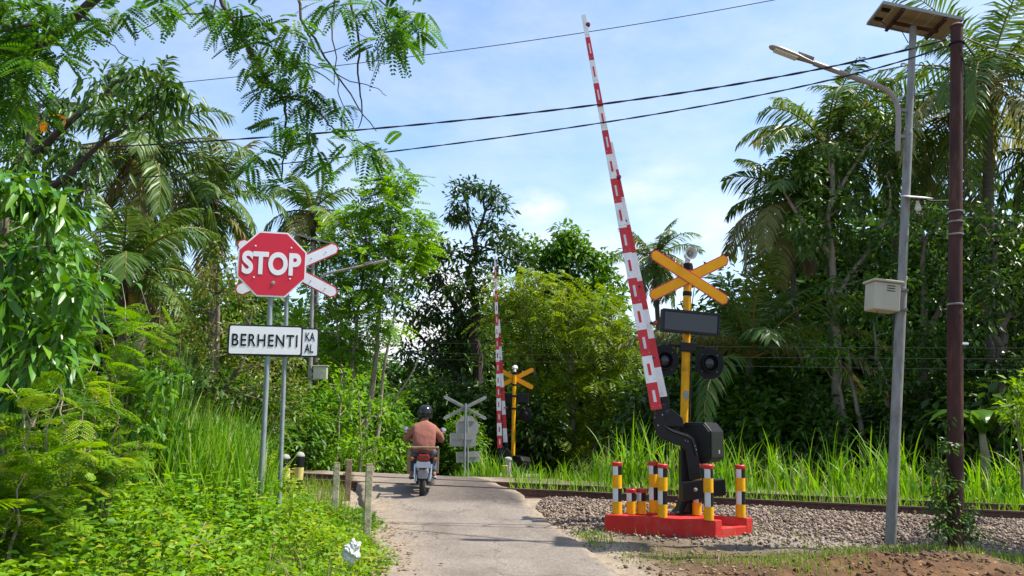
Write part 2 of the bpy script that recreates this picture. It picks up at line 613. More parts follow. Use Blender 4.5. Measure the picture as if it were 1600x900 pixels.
def rnd_dirs(n):
    return nrm(rng.normal(size=(n, 3)))


def text_mesh(body, size, width=None, bold=0.0, depth=0.003, spacing=1.0, height=None):
    """text as a mesh in local XZ plane facing -Y, centred; width/height in metres"""
    cu = bpy.data.curves.new('lettering', 'FONT')
    cu.body = body
    cu.size = size
    cu.align_x = 'CENTER'
    cu.align_y = 'CENTER'
    cu.offset = bold
    cu.extrude = depth
    cu.space_character = spacing
    o = bpy.data.objects.new('lettering', cu)
    C.objects.link(o)
    dg = bpy.context.evaluated_depsgraph_get()
    dg.update()
    me = bpy.data.meshes.new_from_object(o.evaluated_get(dg))
    bpy.data.objects.remove(o)
    co = np.zeros(len(me.vertices) * 3, np.float32)
    me.vertices.foreach_get('co', co)
    co = co.reshape(-1, 3)
    lo, hi = co.min(0), co.max(0)
    co[:, 0] -= (lo[0] + hi[0]) / 2
    co[:, 1] -= (lo[1] + hi[1]) / 2
    if width:
        co[:, 0] *= width / (hi[0] - lo[0])
    if height:
        co[:, 1] *= height / (hi[1] - lo[1])
    co2 = np.stack([co[:, 0], -co[:, 2], co[:, 1]], 1)
    me.vertices.foreach_set('co', co2.ravel())
    me.update()
    return me


def add_text(body, parent, loc, m, **k):
    me = text_mesh(body, **k)
    me.materials.clear()
    me.materials.append(m)
    o = bpy.data.objects.new('lettering', me)
    C.objects.link(o)
    o.parent = parent
    o.location = loc
    return o


# ------------------------------------------------------------------ terrain
RA = gz(830, 764, 0.28)
RB = gz(1600, 799, 0.28)
RD = (RB - RA)
RD.z = 0
RD.normalize()
RN = Vector((-RD.y, RD.x, 0))          # away from the camera
if RN.y < 0:
    RN = -RN
RANG = math.atan2(RD.y, RD.x)


def sstep(a, b, x):
    t = np.clip((x - a) / (b - a), 0, 1)
    return t * t * (3 - 2 * t)


def road_left(y):
    return np.where(y < 11, -1.22 - 0.17 * (y - 7.4), -1.22 - 0.17 * 3.6 - 0.27 * (y - 11))


def road_right(y):
    return np.where(y < 13.2, 1.33 - 0.185 * (y - 7.7), 0.31 - 0.27 * (y - 13.2))


def vnoise(x, y, f, seed=0):
    """cheap smooth noise"""
    s = 0
    r = np.random.default_rng(seed)
    for k in range(6):
        a = r.random() * 2 * PI
        ff = f * (0.6 + 1.3 * r.random())
        s = s + np.sin((x * math.cos(a) + y * math.sin(a)) * ff + r.random() * 6.28)
    return s / 6


def H(x, y):
    x = np.asarray(x, float)
    y = np.asarray(y, float)
    d = (x - RA.x) * RN.x + (y - RA.y) * RN.y          # distance past the near rail
    xm = np.clip(x, -30, 30)
    z = 0.04 * sstep(-6, -2, d) + 0.10 * sstep(-2.2, -0.6, d)
    z = z - 0.85 * sstep(3.5, 8, d)
    # left bank beyond the verge
    e = road_left(np.clip(y, -10, 18)) - 0.35 - x
    z = z + 0.30 * sstep(0.0, 2.2, e) * (1 - sstep(-1.8, 0.3, d)) + 0.5 * sstep(2.5, 7, e) * (1 - sstep(-3, 0, d))
    # soil mounds at the right verge
    z = z + 0.21 * np.exp(-((x - 3.7) / 0.95) ** 2 - ((y - 8.15) / 0.55) ** 2)
    z = z + 0.17 * np.exp(-((x - 4.9) / 0.9) ** 2 - ((y - 8.7) / 0.8) ** 2)
    z = z + 0.10 * np.exp(-((x - 2.6) / 0.5) ** 2 - ((y - 7.7) / 0.45) ** 2)
    r = road_right(np.clip(y, -10, 30))
    off = np.maximum(np.maximum(x - r, road_left(np.clip(y, -10, 30)) - x), 0)
    z = z + sstep(0.1, 0.8, off) * (0.035 * vnoise(x, y, 3.0, 1) + 0.02 * vnoise(x, y, 9.0, 2))
    z = z - 0.02 * (1 - sstep(0.0, 0.35, off))
    far = np.hypot(x, y)
    z = z + 3.0 * sstep(60, 300, far)
    return z


def hz(x, y):
    return float(H(np.array([x]), np.array([y]))[0])


def axis(lo, hi, fine, a, b):
    g = [np.arange(lo, hi, fine)]
    s, p = [], hi
    st = fine
    while p < b:
        st *= 1.18
        p += st
        s.append(p)
    q, p, st = [], lo, fine
    while p > a:
        st *= 1.18
        p -= st
        q.append(p)
    return np.array(sorted(q) + list(g[0]) + s)


GX = axis(-6, 8.5, 0.07, -900, 900)
GY = axis(4.5, 14, 0.07, -900, 1200)
XX, YY = np.meshgrid(GX, GY)
ZZ = H(XX, YY)
# fine roughness of the soil mound
mnd = np.exp(-((XX - 3.7) / 1.5) ** 2 - ((YY - 8.2) / .9) ** 2)
ZZ += mnd * (0.05 * vnoise(XX, YY, 7, 5) + 0.035 * vnoise(XX, YY, 17, 6) + .02 * rng.normal(size=XX.shape))
nx, ny = len(GX), len(GY)
me = bpy.data.meshes.new('ground')
V = np.stack([XX, YY, ZZ], -1).reshape(-1, 3)
idx = np.arange(nx * ny).reshape(ny, nx)
Q = np.stack([idx[:-1, :-1], idx[:-1, 1:], idx[1:, 1:], idx[1:, :-1]], -1).reshape(-1, 4)
me.vertices.add(len(V))
me.vertices.foreach_set('co', V.astype(np.float32).ravel())
me.loops.add(len(Q) * 4)
me.loops.foreach_set('vertex_index', Q.astype(np.int32).ravel())
me.polygons.add(len(Q))
me.polygons.foreach_set('loop_start', np.arange(len(Q), dtype=np.int32) * 4)
me.polygons.foreach_set('use_smooth', np.ones(len(Q), bool))
dR = (XX - RA.x) * RN.x + (YY - RA.y) * RN.y
rr = road_right(np.clip(YY, -10, 30))
offr = XX - rr
soil = np.exp(-((XX - 3.6) / 2.2) ** 2 - ((YY - 7.7) / 1.15) ** 2) * 1.7 + 0.35 * vnoise(XX, YY, 2.2, 7)
gravel = sstep(-3.6, -2.2, dR + 0.5 * vnoise(XX, YY, 1.7, 9)) * (1 - sstep(2.2, 3.5, dR))
dust = (1 - sstep(0.15, 0.8, np.maximum(offr, road_left(np.clip(YY, -10, 30)) - XX) + 0.2 * vnoise(XX, YY, 3.1, 3)))
for nm, arr in (('soil', np.clip(soil, 0, 1)), ('gravel', gravel), ('dust', dust)):
    a = me.attributes.new(nm, 'FLOAT', 'POINT')
    a.data.foreach_set('value', arr.astype(np.float32).ravel())
me.update(calc_edges=True)
gm, n, l, b = newmat('ground soil')
b.inputs['Roughness'].default_value = 0.95
b.inputs['Specular IOR Level'].default_value = 0.2
t = n.new('ShaderNodeTexCoord')


def noise_ramp(scale, cA, cB, p0=0.35, p1=0.65, detail=8):
    z = n.new('ShaderNodeTexNoise')
    z.inputs['Scale'].default_value = scale
    z.inputs['Detail'].default_value = detail
    z.inputs['Roughness'].default_value = 0.65
    l.new(t.outputs['Object'], z.inputs['Vector'])
    r = n.new('ShaderNodeValToRGB')
    r.color_ramp.elements[0].position = p0
    r.color_ramp.elements[1].position = p1
    r.color_ramp.elements[0].color = (*cA, 1)
    r.color_ramp.elements[1].color = (*cB, 1)
    l.new(z.outputs['Fac'], r.inputs[0])
    return r.outputs[0], z.outputs['Fac']


def mixn(f, a, bb):
    x = n.new('ShaderNodeMix')
    x.data_type = 'RGBA'
    l.new(f, x.inputs['Factor'])
    l.new(a, x.inputs['A'])
    l.new(bb, x.inputs['B'])
    return x.outputs['Result']


def attr(nm):
    a = n.new('ShaderNodeAttribute')
    a.attribute_name = nm
    return a.outputs['Fac']


base_c, f1 = noise_ramp(2.5, (0.07, 0.052, 0.03), (0.15, 0.115, 0.07))
soil_c, _ = noise_ramp(5.0, (0.062, 0.034, 0.017), (0.15, 0.08, 0.037))
grav_c, _ = noise_ramp(30, (0.13, 0.105, 0.085), (0.33, 0.28, 0.24))
dust_c, _ = noise_ramp(6, (0.2, 0.155, 0.11), (0.33, 0.27, 0.2))
c = mixn(attr('gravel'), base_c, grav_c)
c = mixn(attr('soil'), c, soil_c)
c = mixn(attr('dust'), c, dust_c)
l.new(c, b.inputs['Base Color'])
nb = n.new('ShaderNodeTexNoise')
nb.inputs['Scale'].default_value = 25
nb.inputs['Detail'].default_value = 8
l.new(t.outputs['Object'], nb.inputs['Vector'])
bp = n.new('ShaderNodeBump')
bp.inputs['Strength'].default_value = 0.7
bp.inputs['Distance'].default_value = 0.04
l.new(nb.outputs['Fac'], bp.inputs['Height'])
l.new(bp.outputs[0], b.inputs['Normal'])
me.materials.append(gm)
go = bpy.data.objects.new('ground', me)
C.objects.link(go)
tag(go, kind='structure')

# road -------------------------------------------------------------
rm, n, l, b = newmat('asphalt')
t = n.new('ShaderNodeTexCoord')
b.inputs['Roughness'].default_value = 0.9
b.inputs['Specular IOR Level'].default_value = 0.25
fine_c, _ = noise_ramp(60, (0.14, 0.119, 0.10), (0.225, 0.192, 0.162))
patch_c, _ = noise_ramp(1.1, (0.13, 0.109, 0.091), (0.26, 0.222, 0.188), 0.3, 0.7)
mx = n.new('ShaderNodeMix')
mx.data_type = 'RGBA'
mx.inputs['Factor'].default_value = 0.55
l.new(fine_c, mx.inputs['A'])
l.new(patch_c, mx.inputs['B'])
dust_c, _ = noise_ramp(7, (0.185, 0.147, 0.104), (0.29, 0.235, 0.172))
ramp_c, _ = noise_ramp(9, (0.05, 0.04, 0.036), (0.09, 0.073, 0.064))
c = mixn(attr('ramp'), mx.outputs['Result'], ramp_c)
c = mixn(attr('dust'), c, dust_c)
ag = n.new('ShaderNodeTexVoronoi')
ag.inputs['Scale'].default_value = 55
l.new(t.outputs['Object'], ag.inputs['Vector'])
agr = n.new('ShaderNodeValToRGB')
agr.color_ramp.elements[0].color = (.72, .71, .70, 1)
agr.color_ramp.elements[1].color = (1.3, 1.28, 1.25, 1)
l.new(ag.outputs['Color'], agr.inputs[0])
ma = n.new('ShaderNodeMix')
ma.data_type = 'RGBA'
ma.blend_type = 'MULTIPLY'
ma.inputs['Factor'].default_value = 1
l.new(c, ma.inputs['A'])
l.new(agr.outputs[0], ma.inputs['B'])
trk = n.new('ShaderNodeMix')
trk.data_type = 'RGBA'
trk.blend_type = 'MULTIPLY'
l.new(attr('track'), trk.inputs['Factor'])
l.new(ma.outputs['Result'], trk.inputs['A'])
trk.inputs['B'].default_value = (.74, .72, .71, 1)
pv = n.new('ShaderNodeTexVoronoi')
pv.inputs['Scale'].default_value = 0.55
l.new(t.outputs['Object'], pv.inputs['Vector'])
pr = n.new('ShaderNodeValToRGB')
pr.color_ramp.interpolation = 'CONSTANT'
pr.color_ramp.elements[0].color = (1, 1, 1, 1)
pr.color_ramp.elements[1].position = 0.72
pr.color_ramp.elements[1].color = (.90, .89, .88, 1)
l.new(pv.outputs['Color'], pr.inputs[0])
mpv = n.new('ShaderNodeMix')
mpv.data_type = 'RGBA'
mpv.blend_type = 'MULTIPLY'
mpv.inputs['Factor'].default_value = 1
l.new(trk.outputs['Result'], mpv.inputs['A'])
l.new(pr.outputs[0], mpv.inputs['B'])
c = mpv.outputs['Result']
# hairline cracks and oil marks
vo = n.new('ShaderNodeTexVoronoi')
vo.feature = 'DISTANCE_TO_EDGE'
vo.inputs['Scale'].default_value = 0.75
wv = n.new('ShaderNodeTexNoise')
wv.inputs['Scale'].default_value = 3
wv.inputs['Detail'].default_value = 6
l.new(t.outputs['Object'], wv.inputs['Vector'])
ad = n.new('ShaderNodeVectorMath')
ad.operation = 'MULTIPLY_ADD'
l.new(wv.outputs['Color'], ad.inputs[0])
ad.inputs[1].default_value = (.6, .6, .6)
l.new(t.outputs['Object'], ad.inputs[2])
l.new(ad.outputs[0], vo.inputs['Vector'])
cr = n.new('ShaderNodeValToRGB')
cr.color_ramp.elements[0].position = 0.0
cr.color_ramp.elements[0].color = (0.55, 0.55, 0.55, 1)
cr.color_ramp.elements[1].position = 0.012
cr.color_ramp.elements[1].color = (1, 1, 1, 1)
l.new(vo.outputs['Distance'], cr.inputs[0])
st, _ = noise_ramp(2.3, (1, 1, 1), (0.84, 0.82, 0.80), 0.56, 0.7)
m1 = n.new('ShaderNodeMix')
m1.data_type = 'RGBA'
m1.blend_type = 'MULTIPLY'
m1.inputs['Factor'].default_value = 1
l.new(c, m1.inputs['A'])
l.new(st, m1.inputs['B'])
m2 = n.new('ShaderNodeMix')
m2.data_type = 'RGBA'
m2.blend_type = 'MULTIPLY'
m2.inputs['Factor'].default_value = 0.85
l.new(m1.outputs['Result'], m2.inputs['A'])
l.new(cr.outputs[0], m2.inputs['B'])
l.new(m2.outputs['Result'], b.inputs['Base Color'])
nb = n.new('ShaderNodeTexNoise')
nb.inputs['Scale'].default_value = 90
nb.inputs['Detail'].default_value = 5
l.new(t.outputs['Object'], nb.inputs['Vector'])
bp = n.new('ShaderNodeBump')
bp.inputs['Strength'].default_value = 0.45
bp.inputs['Distance'].default_value = 0.01
l.new(nb.outputs['Fac'], bp.inputs['Height'])
l.new(bp.outputs[0], b.inputs['Normal'])


def road_z(x, y):
    d = (x - RA.x) * RN.x + (y - RA.y) * RN.y
    return 0.012 + 0.05 * sstep(-7, -2.5, d) + 0.205 * sstep(-2.6, -0.25, d) - 0.9 * sstep(1.7, 7, d)


ys = np.concatenate([np.arange(-8, 4, 0.5), np.arange(4, 15.5, 0.08), np.arange(15.5, 60, 0.6)])
nu = 40
RV, att_d, att_r, att_t = [], [], [], []
for y in ys:
    cur = -0.012 * max(0, y - 18) ** 2
    xl = float(road_left(np.array(y))) + 0.07 * float(vnoise(np.array(0.), np.array(y), 3.2, 21)) + 0.05 * float(vnoise(np.array(0.), np.array(y), 11, 22)) + cur
    xr = float(road_right(np.array(y))) + 0.06 * float(vnoise(np.array(0.), np.array(y), 3.6, 23)) + 0.045 * float(vnoise(np.array(0.), np.array(y), 12, 24)) + cur
    for k in range(nu + 1):
        x = xl + (xr - xl) * k / nu
        z = float(road_z(np.array(x - cur), np.array(y)))
        e = min(k, nu - k) * (xr - xl) / nu
        z -= 0.05 * (1 - min(1, e / 0.12)) ** 2 + (0.32 if k in (0, nu) else 0)
        z += 0.008 * float(vnoise(np.array(x), np.array(y), 2.5, 25))
        RV.append((x, y, z))
        dd = (x - RA.x) * RN.x + (y - RA.y) * RN.y
        el = (x - xl)
        uu = (x - xl) / (xr - xl)
        att_t.append((math.exp(-((uu - .36) / .07) ** 2) + math.exp(-((uu - .72) / .07) ** 2)) * (.45 + .5 * float(vnoise(np.array(x), np.array(y), 1.3, 33))) if True else 0)
        att_d.append(max(float(1 - sstep(0.1, 0.75, np.array(el + 0.25 * float(vnoise(np.array(x), np.array(y), 4, 28))))), float(1 - sstep(0.05, 0.3, np.array(xr - x + 0.15 * float(vnoise(np.array(x), np.array(y), 4, 29)))))))
        att_r.append(float(sstep(-1.6, -1.1, np.array(dd + 0.25 * float(vnoise(np.array(x), np.array(y), 3, 27))))) * float(sstep(-1.9, 0.2, np.array(x + 0.2))) * float(1 - sstep(2, 3, np.array(dd))))
RF = []
for i in range(len(ys) - 1):
    for k in range(nu):
        a = i * (nu + 1) + k
        RF.append((a, a + 1, a + nu + 2, a + nu + 1))
me = bpy.data.meshes.new('road')
me.from_pydata(RV, [], RF)
me.polygons.foreach_set('use_smooth', [True] * len(RF))
for nm, arr in (('dust', att_d), ('ramp', att_r), ('track', [max(0., min(1., q)) for q in att_t])):
    a = me.attributes.new(nm, 'FLOAT', 'POINT')
    a.data.foreach_set('value', arr)
me.materials.append(rm)
ro = bpy.data.objects.new('road', me)
C.objects.link(ro)
tag(ro, kind='structure')

# railway ----------------------------------------------------------
GAUGE = 1.067


def railpt(s, d, z):
    p = Vector((RA.x, RA.y, 0)) + RD * s + RN * d
    p.z = z
    return p


def make_rail(dist, label):
    b = MB()
    prof = [(-.065, 0), (.065, 0), (.065, .012), (.012, .03), (.012, .105), (.034, .115), (.034, .145), (-.034, .145), (-.034, .115), (-.012, .105), (-.012, .03), (-.065, .012)]
    base = 0.28 - .145
    ss = [-60 + 4 * i for i in range(32)]
    vs, fs = [], []
    for s in ss:
        for (u, w) in prof:
            vs.append(railpt(s, dist + u, base + w))
    k = len(prof)
    for i in range(len(ss) - 1):
        for j in range(k):
            fs.append((i * k + j, i * k + (j + 1) % k, (i + 1) * k + (j + 1) % k, (i + 1) * k + j))
    b.add(vs, fs, 0)
    b.m = [1 if (i % k) == 6 else 0 for i in range(len(fs))]
    o = b.build('rail', [M['rail'], M['railtop']])
    tag(o, label, 'rail', 'rails of the railway track')
    clips = MB()
    for i in range(70):
        s = -12 + i * 0.6
        if -4.4 < s < 0.6:
            continue
        p = railpt(s, dist - .085, base + .03)
        clips.tube([p + RD * -.03, p + RD * -.01 + Vector((0, 0, .035)), p + RD * .03 + Vector((0, 0, .03)) + RN * .03, p + RD * .05 + RN * .06], .01, 5)
    clips.build('rail_clip', M['rail'], o)
    return o


make_rail(0.0, 'near rusty rail running along the gravel ballast towards the road')
make_rail(GAUGE, 'far rusty rail on the grass side of the track')
first = None
for i in range(44):
    s = -12 + i * 0.6
    if -4.4 < s < 0.6:
        continue
    if first is None:
        b = MB().box((0, 0, 0), (.22, 2.0, .18))
        first = b.build('sleeper', M['conc'], bevel=.015)
        o = first
    else:
        o = first.copy()
        C.objects.link(o)
    o.location = railpt(s, GAUGE / 2, 0.04)
    o.rotation_euler = (0, 0, RANG)
    tag(o, 'concrete sleeper under the rusty rails, half buried in ballast', 'sleeper', 'sleepers under the track')

# ballast stones: nobody could count them
st_m, n, l, b = newmat('ballast stone')
a = n.new('ShaderNodeAttribute')
a.attribute_name = 'tone'
cr = n.new('ShaderNodeValToRGB')
cr.color_ramp.elements[0].color = (0.07, 0.05, 0.038, 1)
cr.color_ramp.elements[1].color = (0.34, 0.265, 0.20, 1)
e = cr.color_ramp.elements.new(.5)
e.color = (0.175, 0.122, 0.085, 1)
l.new(a.outputs['Fac'], cr.inputs[0])
l.new(cr.outputs[0], b.inputs['Base Color'])
b.inputs['Roughness'].default_value = 0.9


def stones(name, P, size, label):
    oct_v = np.array([(1, 0, 0), (-1, 0, 0), (0, 1, 0), (0, -1, 0), (0, 0, 1), (0, 0, -1)], float)
    oct_t = np.array([(0, 2, 4), (2, 1, 4), (1, 3, 4), (3, 0, 4), (2, 0, 5), (1, 2, 5), (3, 1, 5), (0, 3, 5)])
    N = len(P)
    L = Leaves()
    V = oct_v[None] * (0.65 + 0.7 * rng.random((N, 6, 1))) * size[:, None, None]
    V[:, :, 2] *= 0.75
    V += rng.normal(size=(N, 6, 3)) * size[:, None, None] * .15
    q = rng.random(N) * 6.28
    cs, sn = np.cos(q)[:, None], np.sin(q)[:, None]
    tl = rng.normal(size=N)[:, None] * .5
    x, y, z = V[..., 0], V[..., 1], V[..., 2]
    y, z = y * np.cos(tl) - z * np.sin(tl), y * np.sin(tl) + z * np.cos(tl)
    x, y = x * cs - y * sn, x * sn + y * cs
    V = np.stack([x, y, z], -1) + P[:, None]
    L.raw(V.reshape(-1, 3), (np.arange(N) * 6)[:, None, None] .repeat(8, 1).repeat(3, 2).reshape(-1, 3) + np.tile(oct_t, (N, 1)), np.repeat(rng.random(N), 8))
    o = L.build(name, st_m)
    tag(o, label, 'gravel', kind='stuff')
    return o


def ballast_h(d):
    return 0.17 * sstep(-1.55, -0.35, d) * (1 - sstep(1.6, 2.7, d)) + 0.0 * d


N = 46000
s = rng.random(N) * 14.5 + 0.25
s = np.where(rng.random(N) < .09, -4.3 - rng.random(N) * 6, s)
d = -3.3 + rng.random(N) * 3.4
dens = sstep(-3.1, -1.3, d + 0.35 * vnoise(s, d, 2.2, 31))
keep = rng.random(N) < 0.1 + 0.9 * dens
s, d = s[keep], d[keep]
px_, py_ = RA.x + RD.x * s + RN.x * d, RA.y + RD.y * s + RN.y * d
ok = px_ > road_right(py_) + 0.02
ok |= px_ < road_left(py_) - 0.1
s, d, px_, py_ = s[ok], d[ok], px_[ok], py_[ok]
zz = np.maximum(H(px_, py_), ballast_h(d) - 0.03) + rng.random(len(s)) * .03
size = 0.012 + 0.022 * rng.random(len(s)) ** 1.5
stones('ballast', np.stack([px_, py_, zz], 1), size, 'grey brown ballast gravel along the track')
# bank under the stones
b = MB()
for i in range(0, 60):
    pass
bv, bf = [], []
dl = [-1.75, -1.2, -0.75, -0.35, 0.3, 1.2, 1.7, 2.6]
for (s0, s1) in ((0.35, 60), (-60, -3.2)):
    o0 = len(bv)
    ns = 60
    for i in range(ns + 1):
        ss_ = s0 + (s1 - s0) * i / ns
        for dd in dl:
            p = railpt(ss_, dd, 0)
            zb = max(hz(p.x, p.y) - 0.05 if dd in (dl[0], dl[-1]) else -9, 0.0 + 0.155 * float(sstep(-1.6, -.35, np.array(dd))) * float(1 - sstep(1.6, 2.7, np.array(dd))))
            bv.append((p.x, p.y, zb))
    k = len(dl)
    for i in range(ns):
        for j in range(k - 1):
            bf.append((o0 + i * k + j, o0 + (i + 1) * k + j, o0 + (i + 1) * k + j + 1, o0 + i * k + j + 1))
b.add(bv, bf)
M['gravelbed'] = mat('gravel bed', (0.13, 0.10, 0.078), 0.95, var=0.5, scale=40, bump=0.8)
tag(b.build('railway_embankment', M['gravelbed'], smooth=True), kind='structure')

# loose pebbles and dry litter on the verge
N = 5200
x = rng.random(N) * 6.5 + 0.4
y = 6.5 + rng.random(N) * 5.2
ok = (x > road_right(y) + 0.0) & (rng.random(N) < 0.35 + 0.65 * sstep(7.6, 10, y))
x, y = x[ok], y[ok]
stones('verge_gravel', np.stack([x, y, H(x, y) + .004], 1), 0.006 + 0.016 * rng.random(len(x)) ** 2, 'small loose stones on the bare right verge')
N = 700
x = np.concatenate([road_left(y0 := 6.5 + rng.random(N) * 4.5) - 0.15 + rng.normal(size=N) * .28])
y = y0
stones('dust_pebbles', np.stack([x, y, np.maximum(H(x, y), road_z(x, y)) + .003], 1), 0.005 + 0.012 * rng.random(N) ** 2, 'pebbles in the dust at the left road edge')
L = Leaves()
N = 420
x = np.concatenate([road_left(y1 := 6.5 + rng.random(N) * 4.0) - 0.02 + rng.normal(size=N) * .3, 1.4 + rng.random(N) * 3.8])
y = np.concatenate([y1, 7.0 + rng.random(N) * 2.6])
P = np.stack([x, y, np.maximum(H(x, y), np.where((x > road_left(y)) & (x < road_right(y)), road_z(x, y), -9)) + .012], 1)
dd = rnd_dirs(2 * N)
dd[:, 2] *= .12
L.add(P, dd, np.tile([0, 0, 1.], (2 * N, 1)) + rng.normal(size=(2 * N, 3)) * .2, 0.03 + .06 * rng.random(2 * N), 0.02 + .03 * rng.random(2 * N))
tag(L.build('leaf_litter', M['litter']), 'dry fallen leaves scattered along both road edges', 'leaf litter', kind='stuff')


# ================================================================== OBJECTS
def octagon(R):
    return [(R * math.cos(PI / 8 + k * PI / 4), R * math.sin(PI / 8 + k * PI / 4)) for k in range(8)]


def rrect(w, h, r, k=4):
    p = []
    for (cx, cy, a0) in ((w / 2 - r, h / 2 - r, 0), (-w / 2 + r, h / 2 - r, 90), (-w / 2 + r, -h / 2 + r, 180), (w / 2 - r, -h / 2 + r, 270)):
        for i in range(k + 1):
            a = math.radians(a0 + 90 * i / k)
            p.append((cx + r * math.cos(a), cy + r * math.sin(a)))
    return p


def bolts(b, pts, y, r=.007, mi=0):
    for x, z in pts:
        b.lathe([(r, 0), (r, .004), (r * .5, .007)], 8, Matrix.Translation((x, y, z)) @ Matrix.Rotation(PI / 2, 4, 'X'), mi)


def make_stop(label, group=None, sign_z=2.55, plate_z=1.62, h=3.0):
    """origin at the pole foot; faces -Y"""
    t = empty('stop_sign', (0, 0, 0), label, 'stop sign', group)
    b = MB().tube([(0, 0.035, -0.4), (0, 0.035, h)], .029, 12)
    b.build('pole', M['signpole'], t, True)
    R = .375 / math.cos(PI / 8)
    b = MB().prism(octagon(R), -.004, 0.0, 0)
    o = b.build('sign_plate', M['alu'], t)
    o.location = (0, 0, sign_z)
    fr = MB().prism(octagon(R - .001), -.0065, -.0042).build('sign_border', M['signwhite'], o)
    fc = MB().prism(octagon(R - .019), -.009, -.0066).build('sign_face', M['signred'], o)
    add_text('STOP', o, (-0.006, -.0115, 0.008), M['signwhite'], size=.3, width=.64, height=.265, bold=.012, depth=.0015, spacing=1.03)
    b = MB()
    bolts(b, [(-.19, .2), (.2, .2), (-.19, -.16), (.2, -.16)], -.009, .009)
    b.build('rivet', M['signwhite'], o)
    b = MB().lathe([(.022, 0), (.022, .006), (.012, .009)], 14, Matrix.Translation((.02, -.009, -.215)) @ Matrix.Rotation(PI / 2, 4, 'X'))
    b.build('sticker', M['alu'], o)
    b = MB()
    for z in (-.2, .2):
        b.box((0, .011, z), (.5, .018, .028))
    b.build('stiffener', M['galv'], o)
    b = MB().prism(rrect(.80, .345, .025), -.004, 0, 0)
    p = b.build('name_plate', M['alu'], t)
    p.location = (-.03, 0, plate_z)
    MB().prism(rrect(.798, .343, .025), -.0065, -.0042).build('plate_border', M['black'], p)
    MB().prism(rrect(.762, .307, .018), -.009, -.0066).build('plate_face', M['signwhite'], p)
    add_text('BERHENTI', p, (-0.004, -.011, 0), M['black'], size=.2, width=.70, height=.135, bold=.003, depth=.0012, spacing=1.16)
    MB().box((0, .011, 0), (.55, .018, .028)).build('stiffener', M['galv'], p)
    return t


def cross_board(L, w, y0, y1, ins=0.0, tip=None):
    """a long board with pointed ends in XZ"""
    L -= 2 * ins
    w -= 2 * ins
    c = w * .32
    return [(-L / 2 + c, w / 2), (-L / 2, w / 2 - c), (-L / 2, -w / 2 + c), (-L / 2 + c, -w / 2), (L / 2 - c, -w / 2), (L / 2, -w / 2 + c), (L / 2, w / 2 - c), (L / 2 - c, w / 2)]


def make_cross(label, group=None, zc=2.55, plate_z=1.55, h=2.75, ang=27):
    t = empty('crossing_sign', (0, 0, 0), label, 'railway sign', group)
    MB().tube([(0, 0.04, -0.4), (0, 0.04, h)], .027, 12).build('pole', M['signpole'], t, True)
    for i, a in enumerate((ang, -ang)):
        y = -.012 * i
        b = MB().prism(cross_board(1.36, .155, 0, 0), y - .004, y, 0)
        o = b.build('cross_board', M['alu'], t)
        o.location = (0, 0, zc)
        o.rotation_euler = (0, math.radians(-a), 0)
        MB().prism(cross_board(1.36, .153, 0, 0, .0005), y - .0062, y - .0042).build('board_border', M['signred'], o)
        MB().prism(cross_board(1.36, .155, 0, 0, .016), y - .0085, y - .0064).build('board_face', M['signwhite'], o)
        b = MB()
        bolts(b, [(.32, 0), (-.32, 0), (.52, 0)], y - .0085, .008)
        b.build('rivet', M['alu'], o)
        MB().box((0, .012 - y * 0 + .0, 0), (.95, .02, .03)).build('stiffener', M['galv'], o)
    p = MB().prism(rrect(.72, .36, .03), -.004, 0).build('name_plate', M['alu'], t)
    p.location = (.03, 0, plate_z)
    MB().prism(rrect(.718, .358, .03), -.0065, -.0042).build('plate_border', M['black'], p)
    MB().prism(rrect(.685, .325, .02), -.009, -.0066).build('plate_face', M['signwhite'], p)
    add_text('KA', p, (.255, -.011, .073), M['black'], size=.14, width=.115, height=.105, bold=.002, depth=.0012)
    add_text('AL', p, (.245, -.011, -.073), M['black'], size=.14, width=.105, height=.105, bold=.002, depth=.0012)
    MB().box((0, .011, 0), (.5, .018, .028)).build('stiffener', M['galv'], p)
    return t


# near signs on the left verge
D1 = 8.8
stop = make_stop('red STOP sign over a white BERHENTI plate on a pole in the left verge', 'stop signs at the crossing')
base = pt(405, 812, D1)
top = pt(424, 440, D1)
aim(stop, base, top, math.radians(15))
D2 = 9.75
cross = make_cross('red edged white crossing sign partly hidden behind the STOP sign', 'railway cross signs')
base2 = pt(436, 790, D2)
top2 = pt(449, 440, D2)
aim(cross, base2, top2, math.radians(14))
sc_ = (pt(425, 413, D1) - base).length
for o in stop.children:
    if o.name.startswith('sign_plate'):
        o.location.z = sc_
    if o.name.startswith('name_plate'):
        o.location.z = (pt(420, 532, D1) - base).length
    if o.name.startswith('pole'):
        o.scale.z = (sc_ + .25) / 3.0
sc2 = (pt(451, 420, D2) - base2).length
for o in cross.children:
    if o.name.startswith('cross_board'):
        o.location.z = sc2
    if o.name.startswith('name_plate'):
        o.location.z = (pt(455, 535, D2) - base2).length
        o.location.x = .045
    if o.name.startswith('pole'):
        o.scale.z = (sc2 + .18) / 2.75
# their twins across the railway, seen from behind
D3 = 22.5
stop2 = copy_tree(stop)
stop2['label'] = 'back of a grey octagonal stop sign on the far side of the crossing'
aim(stop2, pt(731, 757, D3), pt(730, 668, D3), math.radians(180 + 14))
for o in stop2.children:
    k = o.name.split('.')[0]
    if k == 'sign_plate':
        o.location.z = (pt(730, 668, D3) - stop2.location).length
    if k == 'name_plate':
        o.location.z = (pt(730, 714, D3) - stop2.location).length
    if k == 'pole':
        o.scale.z *= ((pt(730, 650, D3) - stop2.location).length) / 3.0 / o.scale.z
stop2.scale = (.86, 1, 1)
for o in stop2.children:
    if not o.name.startswith('pole'):
        o.scale = (1, 1, .86)
D4 = 21.6
cross2 = copy_tree(cross)
cross2['label'] = 'back of a pale diagonal cross sign on the far side of the crossing'
aim(cross2, pt(725, 758, D4), pt(727, 637, D4), math.radians(180 + 12))
